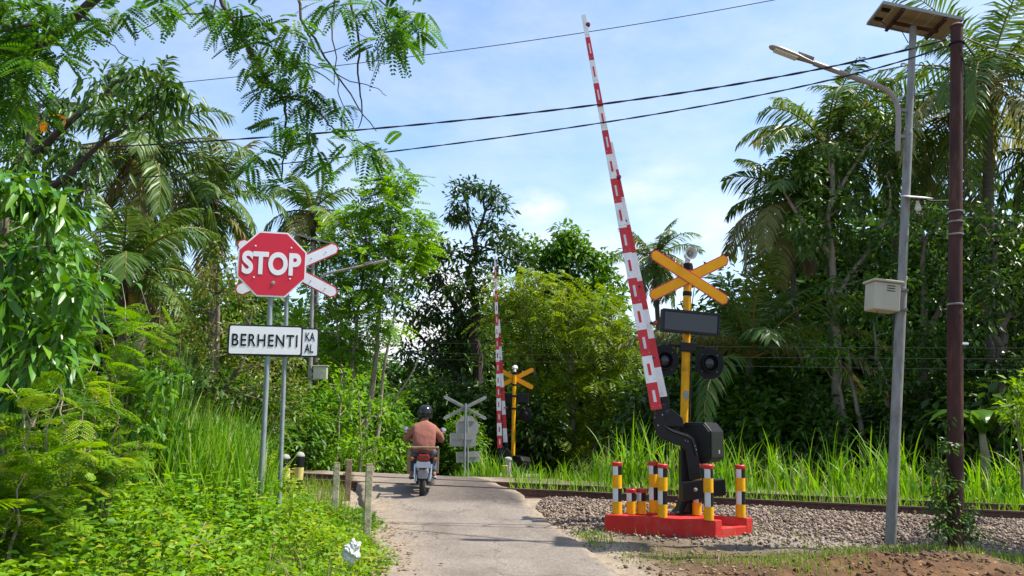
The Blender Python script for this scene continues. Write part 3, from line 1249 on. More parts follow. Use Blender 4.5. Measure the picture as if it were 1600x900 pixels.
for o in cross2.children:
    k = o.name.split('.')[0]
    if k == 'cross_board':
        o.location.z = (pt(727, 637, D4) - cross2.location).length
        o.scale = (.97, 1, .6)
    if k == 'name_plate':
        o.location.z = (pt(727, 687, D4) - cross2.location).length
    if k == 'pole':
        o.scale.z = ((pt(727, 630, D4) - cross2.location).length) / 2.75


# ------------------------------------------------------------------ solar street lamps
def make_lamp(label):
    t = empty('solar_street_lamp', (0, 0, 0), label, 'street lamp', 'solar street lamps')
    b = MB().tube([(0, 0, -.3), (0, 0, 2.85)], .064, 16)
    b.tube([(0, 0, 2.85), (0, 0, 2.92)], [.064, .052], 16)
    b.tube([(0, 0, 2.92), (0, 0, 4.9)], .052, 16)
    b.tube([(0, 0, 4.9), (0, 0, 4.95)], [.052, .045], 16)
    b.tube([(0, 0, 4.95), (0, 0, 6.35)], .045, 16)
    b.build('pole', M['galv'], t, True)
    # arm: rises beside the pole and bends outwards
    b = MB()
    P = [(-.13, 0, 4.65), (-.135, 0, 4.95), (-.145, 0, 5.18), (-.19, 0, 5.33), (-.28, 0, 5.43), (-.42, 0, 5.485), (-1.30, 0, 5.70)]
    b.tube(P, .034, 12)
    arm = b.build('lamp_arm', M['lampgrey'], t, True)
    for z in (4.85, 5.2):
        MB().box((-.07, 0, z), (.2, .05, .045)).build('clamp', M['galv'], arm, bevel=.006)
    b = MB()
    rot = Matrix.Rotation(math.radians(15), 3, 'Y')
    prof = [(-.0, .03), (.16, .05), (.30, .075), (.5, .08), (.63, .055), (.66, .02)]
    vs = []
    for (x, r) in prof:
        for k in range(14):
            w = 2 * PI * k / 14
            vs.append(Vector((-1.27, 0, 5.69)) + rot @ Vector((-x, r * math.cos(w), .42 * r * math.sin(w))))
    fs = [(i * 14 + k, i * 14 + (k + 1) % 14, (i + 1) * 14 + (k + 1) % 14, (i + 1) * 14 + k) for i in range(len(prof) - 1) for k in range(14)]
    fs += [tuple(range(13, -1, -1)), tuple(range(14 * (len(prof) - 1), 14 * len(prof)))]
    b.add(vs, fs)
    head = b.build('lamp_head', M['lampgrey'], t, True)
    MB().box(Vector((-1.27, 0, 5.69)) + rot @ Vector((-.16, 0, .045)), (.22, .07, .05), rot).build('heat_sink', M['galv'], head, bevel=.008)
    MB().box(Vector((-1.27, 0, 5.69)) + rot @ Vector((-.42, 0, -.028)), (.32, .11, .016), rot).build('lens', M['lens'], head, bevel=.006)
    # battery box
    b = MB().box((-.25, -.02, 2.76), (.33, .28, .34))
    bx = b.build('battery_box', M['boxcream'], t, bevel=.012)
    MB().box((-.25, -.025, 2.945), (.38, .34, .03)).build('box_lid', M['boxcream'], bx, bevel=.008)
    b = MB()
    for z in (2.83, 2.86, 2.89):
        b.box((-.21, -.162, z), (.10, .006, .010))
    b.build('vent', M['blackmatt'], bx)
    b = MB()
    for z in (2.64, 2.88):
        b.box((-.04, 0, z), (.18, .17, .03))
    b.build('strap', M['galv'], bx)
    MB().tube([(-.3, 0, 2.6), (-.3, 0, 2.55), (-.15, 0, 2.52), (-.075, 0, 2.58), (-.08, 0, 2.4)], .008, 6).build('cable', M['cable'], bx)
    # photovoltaic panel on top
    p = bpy.data.objects.new('solar_panel', None)
    bb = MB()
    w, d_ = 1.03, .64
    for (c, s) in (((0, -d_ / 2, 0), (w, .02, .04)), ((0, d_ / 2, 0), (w, .02, .04)), ((-w / 2 + .01, 0, 0), (.02, d_ - .022, .04)), ((w / 2 - .01, 0, 0), (.02, d_ - .022, .04))):
        bb.box(c, s)
    p = bb.build('solar_panel', M['alu'], t)
    p.location = (0, 0, 6.43)
    p.rotation_euler = (math.radians(4), math.radians(9), math.radians(-6))
    MB().box((0, 0, .006), (w - .05, d_ - .03, .006)).build('back_sheet', M['backsheet'], p)
    MB().box((0, 0, .012), (w - .05, d_ - .03, .004)).build('cells', M['cell'], p)
    b = MB()
    for i in range(1, 6):
        for j in range(0, 9):
            b.box((-w / 2 + w * i / 6, -d_ / 2 + .06 + j * .068, .0005), (.012, .026, .003))
    b.build('cell_tab', M['lens'], p)
    b = MB()
    for y in (-.16, .12):
        b.box((-.42, y, -.012), (.10, .06, .028))
    b.build('junction_box', M['blackmatt'], p, bevel=.004)
    b = MB()
    b.box((-.24, 0, -.04), (.04, d_, .04))
    b.box((.3, 0, -.04), (.04, d_, .04))
    b.box((.03, 0, -.075), (.6, .05, .03))
    b.build('mount_beam', M['rust'], p)
    MB().tube([(-.42, .1, -.02), (-.3, .05, -.12), (-.12, .0, -.16), (0, 0, -.3)], .006, 6).build('lead', M['cable'], p)
    return t


D5 = 9.9
lamp = make_lamp('tall grey solar street lamp with cream battery box beside the red pole')
bs, tp = pt(1392, 832, D5), pt(1427, 42, D5)
aim(lamp, bs, tp, 0)
kk = (tp - bs).length / 6.35
lamp.scale = (1, 1, kk)
D6 = 20.0
lamp2 = copy_tree(lamp)
lamp2['label'] = 'distant solar street lamp rising behind the STOP sign on the left'
bs2, tp2 = pt(481, 748, D6), pt(490, 378, D6)
aim(lamp2, bs2, tp2, PI + .1)
lamp2.scale = (1, 1, (tp2 - bs2).length / 6.35)
for o in lamp2.children:
    if o.name.startswith('solar_panel'):
        o.rotation_euler = (math.radians(-9), math.radians(-15), 0)

# little solar bulb lamp clamped to the lamp pole
q = pt(1428, 312, D5 - .02)
t = empty('solar_bulb_lamp', q, 'small white solar panel with a hanging bulb between the two right poles', 'lamp')
MB().box((0, -.09, .01), (.30, .2, .016), Matrix.Rotation(.35, 3, 'X') @ Matrix.Rotation(.05, 3, 'Y')).build('panel', M['white'], t, bevel=.003)
MB().tube([(.10, -.06, 0), (.16, -.03, -.01), (.22, 0, -.01), (.46, .0, .0)], .011, 6).build('bracket', M['blackmatt'], t)
MB().lathe([(.018, 0), (.02, -.03), (.035, -.075), (.04, -.1), (.03, -.128), (.01, -.14)], 12, Matrix.Translation((.02, -.05, -.03))).build('bulb', M['lens'], t, True)

# ------------------------------------------------------------------ rusty utility pole and cables
D7 = 9.3
pb = pt(1490, 852, D7)
pt_ = pt(1495, 43, D7)
t = empty('utility_pole', pb, 'rusty red iron pole with clamped cables and a vine at its foot', 'pole')
dlt = pt_ - pb
b = MB().tube([Vector((0, 0, -.3)), dlt * .42], .087, 18).tube([dlt * .42, dlt * .432, dlt], [.087, .078, .072], 18)
b.build('shaft', M['rust'], t, True)
MB().lathe([(.078, 0), (.08, .02), (.05, .05), (.01, .06)], 18, Matrix.Translation(dlt)).build('pole_cap', M['rust'], t, True)
for f_ in (.965, .62, .60, .575, .44):
    MB().lathe([(.084, -.012), (.093, -.008), (.093, .008), (.084, .012)], 18, Matrix.Translation(dlt * f_)).build('clamp_band', M['galv'] if f_ < .7 else M['blackmatt'], t, True)
MB().tube([dlt * .955 + Vector((0, -.09, 0)), dlt * .9 + Vector((.08, -.05, 0)), dlt * .8 + Vector((.085, -.03, 0)), dlt * .63 + Vector((.09, -.02, 0))], .008, 6).build('down_lead', M['cable'], t)
MB().box(dlt * .365 + Vector((.085, -.05, 0)), (.08, .05, .035)).build('cable_grip', M['chrome'], t, bevel=.01)


def cable(name, pts, r, label, twist=0.0, group=None, cat='cable', n=60):
    """pts: world control points; smooth parabola through three points"""
    a, m, c = [Vector(p) for p in pts]
    P = []
    for i in range(n + 1):
        s = i / n
        P.append(a * (2 * (s - .5) * (s - 1)) + m * (4 * s * (1 - s)) + c * (2 * s * (s - .5)))
    b = MB()
    if twist:
        for ph in (0, PI):
            Q = [p + Vector((0, math.cos(ph + i * .9), math.sin(ph + i * .9))) * twist for i, p in enumerate(P)]
            b.tube(Q, r, 6)
    else:
        b.tube(P, r, 6)
    o = b.build(name, M['cable'], None, True)
    return tag(o, label, cat, group)


A = pt(1478, 62, D7)
cable('overhead_cable', [A, pt(750, 185, 11.5), pt(-60, 240, 14.5)], .009, 'upper thick twisted black cable from the red pole across to the left trees', .008, 'cables slung from the red pole', n=110)
A2 = pt(1478, 72, D7)
cable('overhead_cable', [A2, pt(900, 198, 11.0), pt(150, 284, 14.5)], .008, 'lower thick black cable from the red pole across to the left trees', .005, 'cables slung from the red pole', n=110)
cable('overhead_wire', [pt(1260, -10, 14), pt(760, 73, 15.5), pt(230, 134, 17)], .008, 'thin wire crossing the upper sky behind the barrier arm', 0, None, 'cable')
cable('pole_stay_wire', [pt(1500, 55, D7), pt(1560, 78, D7 - .3), pt(1650, 100, D7 - .6)], .007, 'short wire leaving the red pole top towards the right edge', 0, None, 'cable')
for i, (yl, yr) in enumerate(((536, 541), (551, 558), (558, 576))):
    cable('line_wire', [pt(380, yl - 6, 19), pt(1000, (yl + yr) / 2 + 2, 18.6), pt(1700, yr + 3, 16)], .0045,
          ['topmost thin wire along the far side of the track', 'middle thin wire along the far side of the track', 'lowest thin wire along the far side of the track'][i], 0, 'line wires along the railway')


# ------------------------------------------------------------------ crossing gates
S = 10.15 / F
ZS = S / 3.4625


def zp(pts, ox=590, oy=705):
    return [((x - ox) * ZS, (oy - y) * ZS) for x, y in pts]


def make_gate(label, arm_foot, arm_tip, gap=.30, seg=16):
    """local frame: origin at pedestal foot, X right, faces -Y; arm_* are local (x, z)"""
    t = empty('crossing_gate', (0, 0, 0), label, 'crossing gate', 'crossing gates')
    # pedestal
    b = MB().prism(zp([(535, 706), (640, 706), (628, 660), (610, 628), (605, 400), (562, 628), (548, 664)][0:3] + [(612, 628), (565, 628)]), -.10, .16)
    b.box((0.02, .03, .50), (.16, .18, .70))
    b.prism(zp([(565, 690), (600, 690), (590, 632)]), -.16, -.101)
    b.box((0, .03, .012), (.30, .34, .024))
    ped = b.build('pedestal', M['black'], t, bevel=.008)
    b = MB()
    for x in (-.12, .12):
        for y in (-.11, .17):
            b.lathe([(.018, .024), (.018, .042), (.009, .05)], 6, Matrix.Translation((x, y, 0)))
    b.build('anchor_bolt', M['galv'], ped)
    # machine housing with chamfered edges
    rz = Matrix.Translation((.20, .08, 0)) @ Matrix.Rotation(math.radians(-36), 4, 'Z')
    ho = [(-.20, .66), (-.20, 1.17), (-.12, 1.23), (.16, 1.235), (.26, 1.12), (.26, .76), (.20, .70), (.02, .66)]
    b = MB().prism(ho, -.14, .30, 0, rz)
    h = b.build('machine_housing', M['black'], t, bevel=.012)
    b = MB().prism([(-.185, .70), (-.185, 1.15), (-.11, 1.205), (.15, 1.21), (.235, 1.11), (.235, .78)], -.155, -.1405, 0, rz)
    b.build('housing_door', M['black'], h, bevel=.005)
    MB().box(rz @ Vector((.262, .12, .84)), (.006, .045, .05), rz.to_3x3()).build('maker_plate', M['alu'], h)
    MB().tube([rz @ Vector((.1, 0, 1.22)), rz @ Vector((.1, 0, 1.29))], .012, 8).build('stud', M['blackmatt'], h)
    # two crank brackets carrying the two boards
    P1 = zp([(405, 95), (463, 86), (472, 150), (455, 180), (466, 212), (490, 226), (600, 258), (628, 283), (642, 330), (668, 498), (600, 512), (578, 345), (555, 326), (430, 280), (406, 238), (396, 190), (390, 160), (412, 140)])
    g = MB().prism(P1, -.20, -.165)
    fb = g.build('crank_bracket', M['black'], t, bevel=.006)
    b = MB()
    for (x, y) in ((425, 112), (445, 150), (420, 210), (575, 290), (590, 295), (628, 320), (636, 340), (402, 165)):
        (u, w), = zp([(x, y)])
        b.lathe([(.010, 0), (.010, .008), (.005, .012)], 6, Matrix.Translation((u, -.20, w)) @ Matrix.Rotation(PI / 2, 4, 'X'))
    b.build('bolt', M['galv'], fb)
    b = MB().tube([Vector((u, -.215, w)) for u, w in zp([(470, 222), (500, 240), (590, 268), (612, 282), (626, 330), (636, 370)])], .012, 8)
    b.build('edge_pipe', M['black'], fb, True)
    P2 = zp([(455, 0), (500, -10), (512, 80), (512, 118), (568, 165), (578, 215), (660, 285), (675, 500), (610, 505), (600, 330), (470, 215), (450, 160), (478, 118)])
    MB().prism(P2, gap - .21, gap - .17).build('crank_bracket', M['black'], t, bevel=.006)
    b = MB().prism(zp([(448, 160), (500, 112), (566, 165), (572, 214), (470, 212)]), -.163, gap - .212)
    b.build('cross_plate', M['black'], t, bevel=.006)
    # counterweights
    b = MB().prism(zp([(557, 522), (690, 500), (692, 600), (560, 630)]), -.235, -.02)
    cw = b.build('counterweight', M['black'], t, bevel=.01)
    (u, w), = zp([(627, 560)])
    MB().lathe([(.026, 0), (.026, .012), (.014, .02)], 14, Matrix.Translation((u, -.235, w)) @ Matrix.Rotation(PI / 2, 4, 'X')).build('pivot_bolt', M['alu'], cw, True)
    b = MB().prism(zp([(700, 520), (830, 508), (834, 600), (700, 612)]), .06, .22)
    b.build('counterweight', M['black'], t, bevel=.01)
    MB().tube([Vector((.1, -.1, .35)), Vector((.35, .12, .33))], .03, 10).build('weight_shaft', M['black'], t, True)
    MB().tube([Vector((.22, -.02, .68)), Vector((.24, -.06, .45)), Vector((.17, -.12, .2)), Vector((.12, -.1, .03))], .014, 8).build('conduit', M['cable'], t, True)
    # boards
    A0, T0 = Vector((arm_foot[0], -.215, arm_foot[1])), Vector((arm_tip[0], -.06, arm_tip[1]))
    dv = T0 - A0
    ux = dv.normalized()
    side = Vector((0, -1, 0)).cross(ux).normalized()
    if side.x < 0:
        side = -side

    def board(A0, T0, w0, w1, th, nseg, phase, start=0.0):
        b = MB()
        dv = T0 - A0
        nrmv = side.cross(ux).normalized()
        vs = []
        for i in range(nseg + 1):
            f = i / nseg
            p = A0 + dv * f
            w = w0 + (w1 - w0) * f
            for (sx, sy) in ((-1, -1), (1, -1), (1, 1), (-1, 1)):
                vs.append(p + side * (w / 2 * sx) + nrmv * (th / 2 * sy))
        o0 = len(b.v)
        b.v += [tuple(v) for v in vs]
        for i in range(nseg):
            for k in range(4):
                b.f.append((i * 4 + k, i * 4 + (k + 1) % 4, (i + 1) * 4 + (k + 1) % 4, (i + 1) * 4 + k))
                b.m.append((i + phase) % 2)
        b.f.append((0, 1, 2, 3))
        b.m.append(phase % 2)
        e = nseg * 4
        b.f.append((e, e + 1, e + 2, e + 3))
        b.m.append((nseg + 1 + phase) % 2)
        return b
    w0, w1 = .15, .062
    arm = board(A0, T0, w0, w1, .03, seg, 0).build('gate_arm', [M['red'], M['white']], t)
    for ci, mm in ((0, M['refl']), (1, M['red'])):
        b = MB()
        for i in range(seg - 1):
            if i % 2 != ci:
                continue
            f = (i + .5) / seg
            p = A0 + dv * f + Vector((0, -.0175, 0))
            w = w0 + (w1 - w0) * f
            rot = Matrix((side, Vector((0, 1, 0)), ux)).transposed()
            b.box(p, (w * .27, .006, .16), rot)
        b.build('reflector', mm, arm)
    b = MB()
    for i in range(seg):
        f = (i + .12) / seg
        w = w0 + (w1 - w0) * f
        for s_ in (-.3, .3):
            p = A0 + dv * f + side * (w * s_)
            b.lathe([(.006, 0), (.006, .004), (.003, .006)], 6, Matrix.Translation(p + Vector((0, -.015, 0))) @ Matrix.Rotation(PI / 2, 4, 'X'))
    b.build('rivet', M['alu'], arm)
    B0 = A0 + Vector((.14, gap, .18))
    B1 = A0 + dv * .66 + side * .06 + Vector((0, .09, 0))
    back = board(B0, B1, .13, .07, .03, 9, 1).build('rear_board', [M['red'], M['white']], arm)
    b = MB()
    for f in (.12, .30, .47):
        p = A0 + dv * f
        q = B0 + (B1 - B0) * ((f - .02) / .66)
        b.tube([p + Vector((0, .015, 0)), q + Vector((0, -.015, 0))], .014, 8)
    b.build('spacer_rod', M['blackmatt'], arm)
    for f, off in ((.972, .04), (.565, .075), (.20, .22)):
        p = A0 + dv * f + side * off + Vector((0, .03 if f > .5 else .12, 0))
        lm = MB().lathe([(.02, 0), (.034, .01), (.036, .045), (.024, .062)], 12, Matrix.Translation(p) @ Matrix.Rotation(PI / 2, 4, 'X')).build('warning_lamp', M['taillens'], arm, True)
        MB().box(p + Vector((-.03, .015, 0)), (.07, .03, .03)).build('lamp_mount', M['blackmatt'], lm)
    return t


def make_signal(label):
    """yellow post with diagonal cross, display, twin lights and horn; origin at foot, faces -Y"""
    t = empty('crossing_signal', (0, 0, 0), label, 'crossing signal', 'crossing signals')
    b = MB().tube([(0, 0, -.05), (0, 0, 3.05)], .058, 20)
    b.build('post', M['yellow'], t, True)
    b = MB()
    for z in (.02,):
        b.box((0, 0, z), (.26, .26, .03))
    b.build('base_flange', M['yellow'], t, bevel=.006)
    MB().lathe([(.064, 3.04), (.066, 3.13), (.03, 3.14)], 18).build('top_collar', M['blackmatt'], t, True)
    for i, a in enumerate((27, -27)):
        y = -.075 - .012 * i
        o = MB().prism(cross_board(1.27, .15, 0, 0), y - .005, y).build('cross_board', M['signred'], t)
        o.location = (0, 0, 2.955 - .02)
        o.rotation_euler = (0, math.radians(-a if i == 0 else -a), 0)
        MB().prism(cross_board(1.27, .15, 0, 0, .014), y - .0075, y - .0052).build('board_face', M['amber'], o)
        MB().prism(cross_board(1.27, .15, 0, 0, .010), y + .0005, y + .003).build('board_back', M['amber'], o)
    b = MB()
    b.lathe([(.062, 2.70), (.066, 2.71), (.066, 2.75), (.062, 2.76)], 18)
    b.lathe([(.062, 2.36), (.066, 2.37), (.066, 2.41), (.062, 2.42)], 18)
    b.lathe([(.062, 1.98), (.066, 1.99), (.066, 2.03), (.062, 2.04)], 18)
    b.build('clamp_band', M['blackmatt'], t, True)
    MB().tube([(.07, -.03, .1), (.072, -.03, 1.0), (.07, -.035, 1.9), (.06, -.06, 2.03)], .011, 8).build('conduit', M['cable'], t, True)
    MB().tube([(-.06, -.05, 2.10), (-.11, -.10, 2.18), (-.08, -.09, 2.26)], .008, 6).build('lead', M['cable'], t, True)
    MB().tube([(.05, -.04, 2.5), (.085, -.05, 2.8), (.06, -.03, 3.1), (.02, .03, 3.2)], .007, 6).build('lead', M['cable'], t, True)
    MB().box((0, -.0615, 1.42), (.07, .004, .10)).build('sticker', M['alu'], t)
    # horn loudspeaker
    hz_ = 3.255
    hm = Matrix.Translation((.012, -.02, hz_)) @ Matrix.Rotation(PI / 2, 4, 'X')
    hn = MB().lathe([(.02, -.16), (.045, -.14), (.05, -.03), (.052, .02), (.085, .085), (.088, .092), (.074, .088), (.03, .01), (.022, .0)], 22, hm).build('horn', M['lens'], t, True)
    MB().lathe([(.03, .0), (.034, .045), (.02, .062), (.004, .066)], 16, hm).build('horn_centre', M['alu'], hn, True)
    MB().lathe([(.05, 3.13), (.045, 3.18), (.035, 3.22)], 14).build('horn_stand', M['lens'], t, True)
    # display panel
    b = MB().box((.0, -.14, 2.375), (.80, .12, .285))
    dp = b.build('display_panel', M['black'], t, bevel=.008)
    b = MB().box((0, -.2025, 2.375), (.735, .004, .225))
    b.build('display_glass', M['screen'], dp)
    b = MB()
    for (c, s) in (((0, -.215, 2.5025), (.80, .03, .03)), ((0, -.205, 2.2475), (.80, .012, .026)), ((-.387, -.21, 2.375), (.026, .02, .226)), ((.387, -.21, 2.375), (.026, .02, .226))):
        b.box(c, s)
    b.build('display_frame', M['black'], dp)
    MB().box((0, -.065, 2.375), (.2, .03, .1)).build('display_bracket', M['blackmatt'], dp)
    dp.rotation_euler = (0, math.radians(1.0), math.radians(3))
    dp.location = (-.045, 0, -.085)
    dp.scale = (1.05, 1, 1.02)
    # cross arm and lights
    b = MB().box((0, -.07, 2.075), (.235, .09, .115))
    jb = b.build('junction_box', M['black'], t, bevel=.012)
    jb.location.z = -.05
    b = MB().tube([(-.12, -.06, 2.085), (-.27, -.06, 2.09), (-.31, -.06, 2.06), (-.31, -.07, 1.95)], .02, 10)
    b.tube([(.12, -.06, 2.085), (.24, -.06, 2.09), (.285, -.06, 2.06), (.295, -.07, 1.95)], .02, 10)
    b.build('light_bracket', M['black'], jb, True)
    for x in (-.335, .315):
        m4 = Matrix.Translation((x, -.10, 1.835)) @ Matrix.Rotation(math.radians(-6), 4, 'Z') @ Matrix.Rotation(PI / 2, 4, 'X')
        lg = MB().lathe([(.06, -.06), (.10, -.02), (.203, -.004), (.205, 0), (.203, .006), (.115, .010)], 40, m4).build('light_unit', M['blackmatt'], t, True)
        MB().lathe([(.03, .012), (.098, .014), (.100, .010), (.112, .008), (.115, .012), (.112, .10), (.106, .10), (.098, .02)], 30, m4, caps=False).build('hood', M['black'], lg, True)
        MB().lathe([(.097, .012), (.08, .03), (.05, .042), (.015, .047)], 24, m4).build('lens', M['screen'], lg, True)
        b = MB()
        for k in range(4):
            w = PI / 4 + k * PI / 2
            b.lathe([(.006, .009), (.006, .014), (.003, .016)], 6, m4 @ Matrix.Translation((.15 * math.cos(w), .15 * math.sin(w), 0)))
        b.build('bolt', M['alu'], lg)
    return t


# platform ---------------------------------------------------------
PZ = 0.27
c_l, c_f, c_r = gz(944.5, 803.5, PZ), gz(1118, 813, PZ), gz(1176, 808, PZ)
c_b = c_l + (c_r - c_f)
quad = [c_l, c_f, c_r, c_b]
ctr = sum(quad, Vector()) / 4
t = empty('gate_platform', (ctr.x, ctr.y, 0), 'red painted concrete platform carrying the gate machine and striped bollards', 'platform')


def lerp2(u, v):
    p = (c_l * (1 - u) + c_f * u) * (1 - v) + (c_b * (1 - u) + c_r * u) * v
    return p


def hexa(b, u0, u1, v0, v1, z0, z1, mi=0):
    vs = []
    for z in (z0, z1):
        for (u, v) in ((u0, v0), (u1, v0), (u1, v1), (u0, v1)):
            p = lerp2(u, v)
            vs.append((p.x - ctr.x, p.y - ctr.y, z))
    b.add(vs, [(3, 2, 1, 0), (4, 5, 6, 7), (0, 1, 5, 4), (1, 2, 6, 5), (2, 3, 7, 6), (3, 0, 4, 7)], mi)


b = MB()
hexa(b, 0, 1, 0, .17, -.25, PZ)
b2 = MB()
hexa(b2, .002, .998, .84, 1, -.25, PZ - .002)
hexa(b2, .002, .12, .172, .838, -.25, PZ - .002)
hexa(b2, .93, .998, .172, .838, -.25, PZ - .105)
fr = b.build('kerb', M['plinthred'], t, bevel=.012)
b2.build('kerb', M['plinthred'], t, bevel=.012)
b = MB()
hexa(b, .121, .929, .171, .839, -.25, PZ - .115)
b.build('slab', M['plinthred'], t)
b = MB()
hexa(b, .30, .66, .22, .80, PZ - .115, PZ - .012)
b.build('plinth', M['plinthred'], t, bevel=.012)

gate_foot = gz(1070.5, 803, PZ - .012)


def gl(px, py, foot, Y):
    p = pt(px, py, Y)
    return (p.x - foot.x, p.z - foot.z)


DG = gate_foot.y
gate = make_gate('near red and white crossing gate with its arm raised on black machinery', gl(1025.5, 640, gate_foot, DG - .2), gl(911.5, 24, gate_foot, DG - .05))
gate.location = gate_foot
sig_foot = gz(1066, 799, PZ - .012)
sig_foot = Vector((sig_foot.x, sig_foot.y + .28, PZ - .012))
sig_foot.x = pt(1066, 799, sig_foot.y).x
signal = make_signal('near yellow crossing signal with orange cross, dark display and two black lights')
DS = sig_foot.y
tpp = pt(1075, 412, DS)
aim(signal, sig_foot, tpp, math.radians(4))
signal.scale = (1.03, 1, (tpp - sig_foot).length / 3.13)

# far side: same kit, the signal turned away from us
DF = 23.3
fg = copy_tree(gate)
fg['label'] = 'distant red and white crossing gate with its arm raised beyond the track'
fg.rotation_euler = (0, math.radians(7.2), 0)
fg.scale = (.97, .97, .97)
_fa, _ft = Vector((gl(1025.5, 640, gate_foot, DG - .2)[0], -.2, gl(1025.5, 640, gate_foot, DG - .2)[1])), 0
fg.location = pt(781, 700, DF) - Matrix.Rotation(math.radians(7.2), 3, 'Y') @ (_fa * .97)
sf = copy_tree(signal)
sf['label'] = 'distant yellow crossing signal with its cross seen from behind'
b1, t1 = pt(801, 744, DF + .5), pt(804, 581, DF + .5)
aim(sf, b1, t1, math.radians(180 - 14))
sf.scale = (1, 1, (t1 - b1).length / 3.13)
b = MB()
b.box((0, 0, .1), (1.5, 1.0, .5))
o = b.build('gate_platform', M['conc'], None, bevel=.02)
o.location = pt(806, 753, DF + .2)
o.location.z -= .14
tag(o, 'concrete footing under the distant crossing gate, mostly behind grass', 'platform')


# bollards -----------------------------------------------------------
def make_bollard(h, bands):
    t = empty('striped_bollard', (0, 0, 0), '', 'bollard', 'striped bollards on the red platform')
    r = .063
    prof_z = 0
    b = MB()
    n = 24
    z0 = 0.0
    cap = .052
    for (z1, kind) in bands:
        vs, fs, mi = [], [], []
        for z in (z0, z1):
            for k in range(n):
                w = 2 * PI * k / n
                vs.append((r * math.cos(w), r * math.sin(w), z))
        o0 = len(b.v)
        b.v += vs
        for k in range(n):
            b.f.append((o0 + k, o0 + (k + 1) % n, o0 + n + (k + 1) % n, o0 + n + k))
            mid = (k + .5) * 360 / n
            if kind == 'y':
                b.m.append(0)
            else:
                b.m.append(1 if (195 < mid < 275) or (20 < mid < 95) else 2)
        z0 = z1
    b.build('shaft', [M['yellow'], M['refl'], M['black']], t, True)
    MB().lathe([(r + .004, z0 - .001), (r + .006, z0 + .004), (r + .006, z0 + cap - .008), (r - .002, z0 + cap)], n).build('cap', M['bollred'], t, True)
    MB().tube([(.01, 0, z0 + cap - .01), (.012, 0, z0 + cap + .03)], .007, 6).build('lifting_rod', M['rust'], t)
    return t


tall_b = [(.165, 'y'), (.335, 'k'), (.51, 'y'), (.625, 'k')]
short_b = [(.165, 'y'), (.275, 'k')]
tall = make_bollard(.67, tall_b)
short = make_bollard(.33, short_b)
used = {}
for (px, py, v, proto, kscale, lab) in (
        (964.5, 803, None, tall, 1.0, 'tall striped bollard at the left corner of the red platform'),
        (986, 802.5, .5, short, 1.0, 'left one of the two short bollards on the red platform'),
        (1002, 802, .5, short, 1.0, 'right one of the two short bollards on the red platform'),
        (1021.5, 800, .9, tall, 1.0, 'rear one of the two adjoining tall bollards left of the gate machine'),
        (1035, 807.5, None, tall, 1.0, 'front one of the two adjoining tall bollards left of the gate machine'),
        (1089, 804, .9, tall, 1.0, 'tall bollard mostly hidden behind the black counterweight'),
        (1107.5, 812, None, tall, 1.03, 'nearest tall bollard in front of the gate housing'),
        (1157.5, 807.5, None, tall, 1.0, 'tall striped bollard at the right end of the red platform')):
    p = gz(px, py, PZ)
    o = proto if proto.name not in used else copy_tree(proto)
    used[proto.name] = 1
    o['label'] = lab
    o.location = (p.x, p.y, PZ - .003)
    o.scale = (1, 1, kscale)
    o.rotation_euler = (random.uniform(-.015, .015), random.uniform(-.015, .015), random.uniform(-.2, .2))

# painted bollards by the left verge
for (px, py, Y, h, tilt, lab) in ((445, 786, 11.9, .64, -.05, 'faded black and yellow bollard left of its twin behind the grass'),
                                  (463, 784, 12.0, .66, .02, 'faded black and yellow bollard with rounded top beside the crossing post')):
    foot = pt(px, py, Y)
    t = empty('painted_bollard', foot, lab, 'bollard', 'painted bollards on the left')
    t.rotation_euler = (0, tilt, .3)
    r = .068
    zc = [0, .16, .32, .5, h]
    for i in range(4):
        MB().lathe([(r, zc[i]), (r, zc[i + 1])], 16).build('band', M['paleyellow'] if i in (0, 2) else M['black'], t, True)
    MB().lathe([(r, h), (r * 1.02, h + .01), (r * .7, h + .05), (r * .2, h + .065)], 16).build('cap', M['conc'], t, True)

# plain marker posts
for (px, top_, bot, Y, w, mm, lab) in ((523, 725, 800, 11.2, .085, 'postwhite', 'mossy square marker post, left of the one at the road edge'),
                                       (574, 727, 815, 9.9, .085, 'postwhite', 'mossy square marker post standing at the left road edge'),
                                       (543, 720, 768, 13.0, .095, 'postrust', 'brown stained square post near the left end of the rail')):
    foot, tp_ = pt(px, bot, Y), pt(px + 1, top_, Y)
    hgt = (tp_ - foot).length
    t = empty('marker_post', foot, lab, 'post', 'square marker posts on the left verge')
    b = MB()
    b.box((0, 0, hgt / 2 - .15), (w, w, hgt + .3))
    b.build('shaft', M[mm], t, bevel=.008)
    MB().box((0, 0, hgt + .004), (w * .96, w * .96, .03)).build('top', M['postrust'], t, bevel=.006)
    t.rotation_euler = (0, random.uniform(-.02, .03), .25)
for (px, top_, bot, Y, w, lab, rnd_) in ((788, 727, 760, 20.6, .14, 'pale yellowish short post on the far right of the crossing', 0), (793, 714, 758, 21.0, .16, 'round topped grey post behind the pale short post', 1)):
    foot, tp_ = pt(px, bot, Y), pt(px + 1, top_, Y)
    hgt = (tp_ - foot).length
    t = empty('marker_post', foot, lab, 'post')
    if rnd_:
        MB().lathe([(w / 2, -.2), (w / 2, hgt - .1), (w * .62, hgt - .08), (w * .6, hgt - .03), (w * .3, hgt)], 14).build('shaft', M['conc'], t, True)
    else:
        MB().box((0, 0, hgt / 2), (w, w, hgt)).build('shaft', M['paleyellow'], t, bevel=.01)

